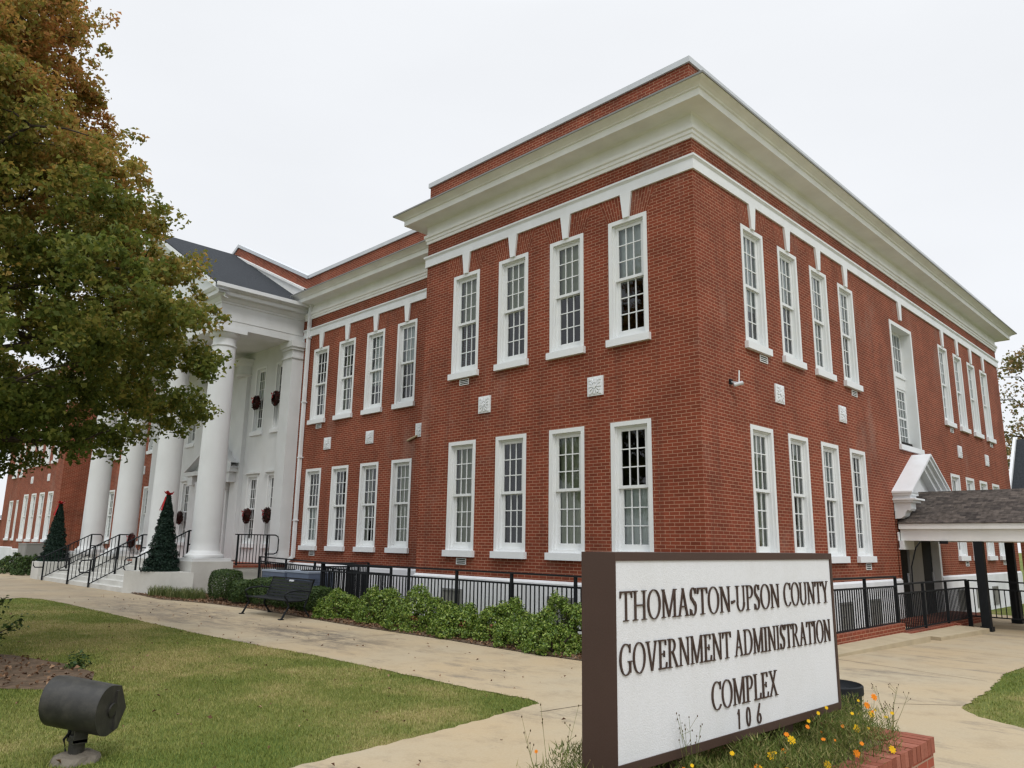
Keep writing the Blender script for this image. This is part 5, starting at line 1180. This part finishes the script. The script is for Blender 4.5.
# drum: D shaped profile extruded along its axis
ax = Vector((.62, .78, 0)).normalized(); ax = Vector((.55, .72, 0)).normalized()
b = MB(); fwd = Vector((.80, -.52, 0)).normalized()
# axis runs roughly across the view, lens faces the building side (up and away)
axd = Vector((.76, .65, -.14)).normalized(); face = Vector((-.65, .76, 0)).normalized()
def flood_body():
    b = MB(); L_ = .52; prof = []
    for k in range(0, 21): a = R(80 + 200 * k / 20); prof.append((math.cos(a) * .215, math.sin(a) * .215))
    prof += [(.17, -.185), (.285, -.02), (.17, .19)]
    def P(u, v, s): # u along face direction, v up
        return Vector((0, 0, .415)) + face * u * .86 + Vector((0, 0, 1)) * v * .88 + axd * s * .92
    n = len(prof)
    for i in range(n):
        p, q = prof[i], prof[(i + 1) % n]; b.face([P(*p, -L_ / 2), P(*q, -L_ / 2), P(*q, L_ / 2), P(*p, L_ / 2)])
    b.face([P(*p, -L_ / 2) for p in prof][::-1]); b.face([P(*p, L_ / 2) for p in prof])
    o = autosmooth(b.obj('housing', MT['lampbody'], fl_, merge=True), 30)
    for s in (-1, 1):
        c = MB(); c.obox(P(.10, -.01, s * (L_ / 2 + .008)), face + Vector((0, 0, -1.2)) * 0, axd, (0, 0, 1), .016, .008, .15); c.lathe((0, 0, 0), [(.0, 0), (.0, 0)], 3) if False else None
        m0 = P(.04, 0, s * (L_ / 2)); c.tube([m0, m0 + axd * s * .015], .055, 18)
        c.obj('end_cap', MT['lampbody'], fl_)
    g = MB(); e0, e1 = (.283, -.012), (.195, .16); g.face([P(e0[0] + .004, e0[1], -.22), P(e0[0] + .004, e0[1], .22), P(e1[0] + .004, e1[1], .22), P(e1[0] + .004, e1[1], -.22)]); g.obj('lens', MT['glass'], fl_)
flood_body()
b = MB()
for s_x in (-1, 1):
    c0 = Vector((0, 0, .40)) + axd * s_x * .02; b.bar(tuple(Vector((0, 0, .24)) + axd * s_x * .07), tuple(Vector((0, 0, .30)) + axd * s_x * .07), .05, .02)
b.tube([(.02, -.03, .27), (.02, -.09, .27)], .016, 8); b.tube([(-.05, -.06, .06), (-.07, -.08, .16), (-.03, -.02, .26)], .010, 8)
b.obj('bracket', MT['metal_black'], fl_)
# ---- rose bush at the left edge
def rose():
    t = thing('rose_bush', 'leafy rose bush with a pink bloom at the left edge of the bare bed', 'bush', (-6.1, -9.72, 0)); t.scale = (1.3, 1.3, 1.15); st = MB(); rd = random.Random(8); C = []
    for i in range(16):
        a = rd.uniform(0, 6.28); r_ = rd.uniform(.1, .5); q = Vector((math.cos(a) * r_, math.sin(a) * r_, rd.uniform(.35, .85))); st.tube([(0, 0, 0), q * .5 + Vector((0, 0, .1)), q], .006, 5, radii=[.010, .007, .004])
        for k in range(5): C.append(np.array(q * rd.uniform(.35, 1) + Vector((0, 0, .05))))
    st.obj('stems', MT['wood'], t); C = np.array(C); cs = np.repeat(C, 22, 0); d = unit(len(cs)); P = cs + d * RNG.random((len(cs), 1)) * .14; P[:, 2] = np.maximum(P[:, 2], .03)
    quads_obj('foliage', leaf_cloud(P, d * .4 + np.array([0, 0, .7]), .055, .65, .6, .3), MT['shrub_dark'], t)
    for p in ((.40, -.02, .36), (.05, -.35, .62)):
        b = MB(); p = Vector(p)
        for k in range(14):
            a = k * 2.4; r_ = .012 + .004 * k * .7; d = Vector((math.cos(a), math.sin(a), .5)).normalized(); s = Vector((-math.sin(a), math.cos(a), 0)); c = p + d * r_; b.face([c - s * .02, c + s * .02, c + s * .016 + Vector((0, 0, .03)) + d * .012, c - s * .016 + Vector((0, 0, .03)) + d * .012])
        b.obj('bloom', MT['pink'], t)
    t2 = thing('seedling', 'small dark green seedling growing right of the rose bush', 'plant', (-4.55, -8.70, 0)); d = unit(160); d[:, 2] = np.abs(d[:, 2]); P = d * RNG.random((160, 1)) ** .5 * np.array([.17, .17, .26]); quads_obj('foliage', leaf_cloud(P, d + np.array([0, 0, .5]), .055, .6, .5, .3), MT['shrub_dark'], t2)
rose()

# ------------------------------------------------------------------ bench
def bench():
    t = thing('park_bench', 'black metal slatted park bench on the walk edge in front of the clipped shrubs', 'bench', (-9.58, -3.05, .01)); W = 1.86; M_ = MT['metal_black']
    s = MB()
    for i in range(7): y = -.30 + i * .085; z = .44 - .012 * math.sin(i / 6 * math.pi) ; s.box(-W / 2, W / 2, y, y + .066, z, z + .02)
    bevel(s.obj('seat', M_, t), .006)
    s = MB()
    for i in range(6): z = .50 + i * .072; y = .27 + i * .020; s.obox((0, y, z), (1, 0, 0), (0, -1, .28), (0, .28, 1), W / 2, .009, .030)
    s.box(-W / 2 - .01, W / 2 + .01, .375, .415, .915, .95)
    o = bevel(s.obj('backrest', M_, t), .005); pq = MB(); pq.obox((.0, .365, .875), (1, 0, 0), (0, -1, .28), (0, .28, 1), .10, .012, .022); pq.obj('name_plate', MT['coping'], o)
    for sx in (-1, 1):
        x = sx * W / 2
        a = MB(); a.tube([(x, .40, .93), (x, .33, .70), (x, .25, .46), (x, .10, .43), (x, -.20, .43), (x, -.30, .45)], .022, 8); a.tube([(x, .30, .66), (x, .05, .69), (x, -.22, .66), (x, -.32, .60), (x, -.30, .52), (x, -.24, .45)], .022, 8); a.obj('arm_frame', M_, t, smooth=True)
        for (pts) in ([(x, -.26, .44), (x, -.20, .30), (x, -.28, .16), (x, -.34, .04), (x, -.37, .015)], [(x, .25, .44), (x, .19, .28), (x, .26, .14), (x, .33, .04), (x, .37, .015)]):
            l_ = MB(); l_.tube(pts, .024, 8, radii=[.028, .024, .022, .026, .02]); e_ = pts[-1]; l_.box(e_[0] - .05, e_[0] + .05, e_[1] - .05, e_[1] + .05, 0, .02); l_.obj('leg', M_, t, smooth=False)
bench()
for o_ in bpy.data.objects:
    if o_.name == 'park_bench': o_.scale = (1, 1, .90)

# ------------------------------------------------------------------ cooling units
def ac_unit(x0, x1, y0, y1, h, label):
    t = thing('cooling_unit', label, 'air conditioner', ((x0 + x1) / 2, (y0 + y1) / 2, 0), group='blue grey cooling units'); w_, d_ = (x1 - x0) / 2, (y1 - y0) / 2
    b = MB(); b.box(-w_, w_, -d_, d_, .0, h - .05)
    bevel(b.obj('cabinet', MT['ac'], t), .01); b = MB(); b.box(-w_ - .015, w_ + .015, -d_ - .015, d_ + .015, h - .05, h); bevel(b.obj('lid', MT['actop'], t), .01)
    b = MB()
    for i in range(int((h - .25) / .045)): z = .12 + i * .045; b.box(-w_ + .05, w_ - .05, -d_ - .012, -d_ - .001, z, z + .02); b.box(w_ + .001, w_ + .012, -d_ + .05, d_ - .05, z, z + .02)
    b.obj('louvres', MT['ac'], t); b = MB(); b.tube([(0, 0, h), (0, 0, h + .02)], min(w_, d_) * .7, 24); b.obj('fan_guard', MT['metal_black'], t)
ac_unit(-14.35, -13.05, -.95, -.15, .88, 'wide blue grey cooling unit behind the bench, left one of the pair')
ac_unit(-12.9, -11.75, -.95, -.15, .90, 'blue grey cooling unit next to the dense black pickets, right one of the pair')

# ------------------------------------------------------------------ cone trees with red bows
def cone_tree(x, y, z, label, h=2.42, r=.47):
    t = thing('cone_tree', label, 'christmas tree', (x, y, z), group='cone trees with red bows'); n = 9000
    u = RNG.random(n) ** 1.35; a = RNG.random(n) * 6.283; rr_ = r * (1 - u) ** .95 * (1 + .10 * np.sin(a * 3 + u * 21) + .07 * np.sin(u * 60)) + .05; q = rr_ * RNG.uniform(.72, 1.08, n)
    P = np.stack([q * np.cos(a), q * np.sin(a), u * h], 1); D = np.stack([np.cos(a), np.sin(a), np.full(n, .35)], 1)
    quads_obj('foliage', leaf_cloud(P, D, .085, .35, .8, .2), MT['pine'], t); b = MB(); b.lathe((0, 0, 0), [(r * .8, .02), (r * .4, h * .5), (.05, h * .97)], 20); b.obj('inner_cone', MT['pine'], t)
    b = MB()
    for k in range(9):
        a = k * .7; d = Vector((math.cos(a), math.sin(a), .5 + .3 * (k % 3))).normalized(); c = Vector((0, 0, h - .02)); s = Vector((-math.sin(a), math.cos(a), 0))
        b.face([c, c + d * .12 + s * .055, c + d * .22 + s * .02, c + d * .22 - s * .02, c + d * .12 - s * .055])
    for sgn in (-1, 1): b.bar((0, -.09, h - .05), (sgn * .08, -.22, h - .5), .05, .012)
    b.obj('bow', MT['red'], t)
cone_tree(-18.45, -2.32, .70, 'dark cone tree with a red bow on the right cheek wall, before the second column')
cone_tree(-30.05, -2.35, .70, 'dark cone tree with a red bow on the left cheek wall, against the brick wing')

def wreath(x, y, z, label, r=.15, rotx=0):
    t = thing('wreath', label, 'wreath', (x, y, z), group='dark red window wreaths'); n = 1100; a = RNG.random(n) * 6.283; b_ = RNG.random(n) * 6.283; q = .11 * np.sqrt(RNG.random(n))
    R_ = r + q * np.cos(b_); P = np.stack([R_ * np.cos(a), q * np.sin(b_) * .8, R_ * np.sin(a) * 1.15], 1); D = np.stack([np.cos(a), -np.ones(n), np.sin(a)], 1)
    quads_obj('foliage', leaf_cloud(P, D, .075, .5, .6, .2), MT['wreath'], t); b = MB()
    for sgn in (-1, 1): b.face([(0, -.14, r), (sgn * .09, -.17, r + .07), (sgn * .10, -.15, r - .03)]); b.face([(0, -.14, r), (sgn * .02, -.17, r - .17), (sgn * .07, -.16, r - .17)])
    b.obj('bow', MT['red'], t)
wy = REC - .16
WR = [(-19.05, 2.62, 'wreath on the lower porch window nearest the downspout'), (-20.62, 2.62, 'wreath on the second lower porch window from the downspout'), (-26.85, 2.62, 'wreath on the lower porch window left of the door'), (-28.5, 2.62, 'wreath on the leftmost lower porch window'),
      (-19.05, 7.0, 'wreath on the upper porch window nearest the downspout'), (-20.62, 7.0, 'wreath on the second upper porch window from the downspout'), (CX, 7.0, 'wreath on the upper window above the front door'), (-26.75, 7.0, 'wreath on the upper porch window left of the door'), (-28.45, 7.0, 'wreath on the leftmost upper porch window')]
for x, z, lb in WR: wreath(x, wy, z, lb)
wreath(-25.0, -3.15 + 2.1, 1.62, 'small red wreath tied to the top of the second handrail', .15); wreath(-22.6, -1.08, 1.62, 'small red wreath tied to the top of the third handrail', .15)

# security camera
sc_ = thing('security_camera', 'white security camera fixed on the right brick wall near the corner', 'camera', (0.0, 1.12, 4.93))
b = MB(); b.box(0, .04, -.045, .045, -.05, .05); b.obj('mount', MT['metal_black'], sc_); b = MB(); b.bar((.03, 0, 0), (.16, .02, -.03), .025, .025); b.obj('arm', MT['coping'], sc_); b = MB(); b.tube([(.10, -.04, -.08), (.22, .10, -.03)], .04, 12); b.obj('body', MT['coping'], sc_); b = MB(); b.tube([(.16, .06, -.08), (.17, .07, .22)], .016, 8); b.obj('antenna', MT['win'], sc_)

# ------------------------------------------------------------------ neighbours
nh = thing('neighbour_house', 'house with a white gable edge and dark roof behind the right end of the building', 'house')
yA, yB, xA = 27.6, 30.6, -1.15; zA, zB = 3.6, 7.0
b = MB(); b.face([(xA, yA, zA), (30, yA, zA), (30, yB, zB), (xA, yB, zB)]); b.face([(xA, yB, zB), (30, yB, zB), (30, yB + 3, zA), (xA, yB + 3, zA)]); b.obj('roof', MT['shingle_dark'], nh)
b = MB(); b.box(xA + .3, 29.7, yA + .3, yB + 2.7, -1, zA + .1); b.face([(xA + .3, yA + .3, zA), (xA + .3, yB + 2.7, zA), (xA + .3, yB, zB - .2)]); b.obj('wall', MT['brick'], nh)
b = MB(); b.bar((xA + .05, yA - .1, zA - .12), (xA + .05, yB, zB + .0), .12, .32); b.bar((xA + .05, yB, zB + .0), (xA + .05, yB + 3.1, zA - .12), .12, .32); b.obj('gable_board', MT['white'], nh)
ob = thing('brick_outbuilding', 'low brick building with a grey roof beyond the far left wing', 'building')
b = MB(); b.box(-90, -66, 8, 20, -.5, 3.4); b.obj('wall', MT['brick'], ob); b = MB(); b.face([(-91, 7, 3.4), (-65, 7, 3.4), (-67, 14, 6.2), (-89, 14, 6.2)]); b.face([(-65, 7, 3.4), (-65, 21, 3.4), (-67, 14, 6.2)]); b.obj('roof', mat("grey_roof", (.16, .17, .18), .7, .3), ob)
# grey cabinet left of the steps
gb = thing('utility_cabinet', 'grey utility cabinet against the white base left of the left cone tree', 'cabinet', (-40.6, -.7, 0)); b = MB(); b.box(-.8, .8, -.4, .4, 0, 1.3); b.box(-.82, .82, -.42, .42, 1.3, 1.36); bevel(b.obj('body', MT['grey_door'], gb), .01); b = MB(); b.box(-.7, -.02, -.415, -.401, .1, 1.2); b.box(.02, .7, -.415, -.401, .1, 1.2); b.obj('door', MT['grey_door'], gb)
bpy.context.view_layer.update()
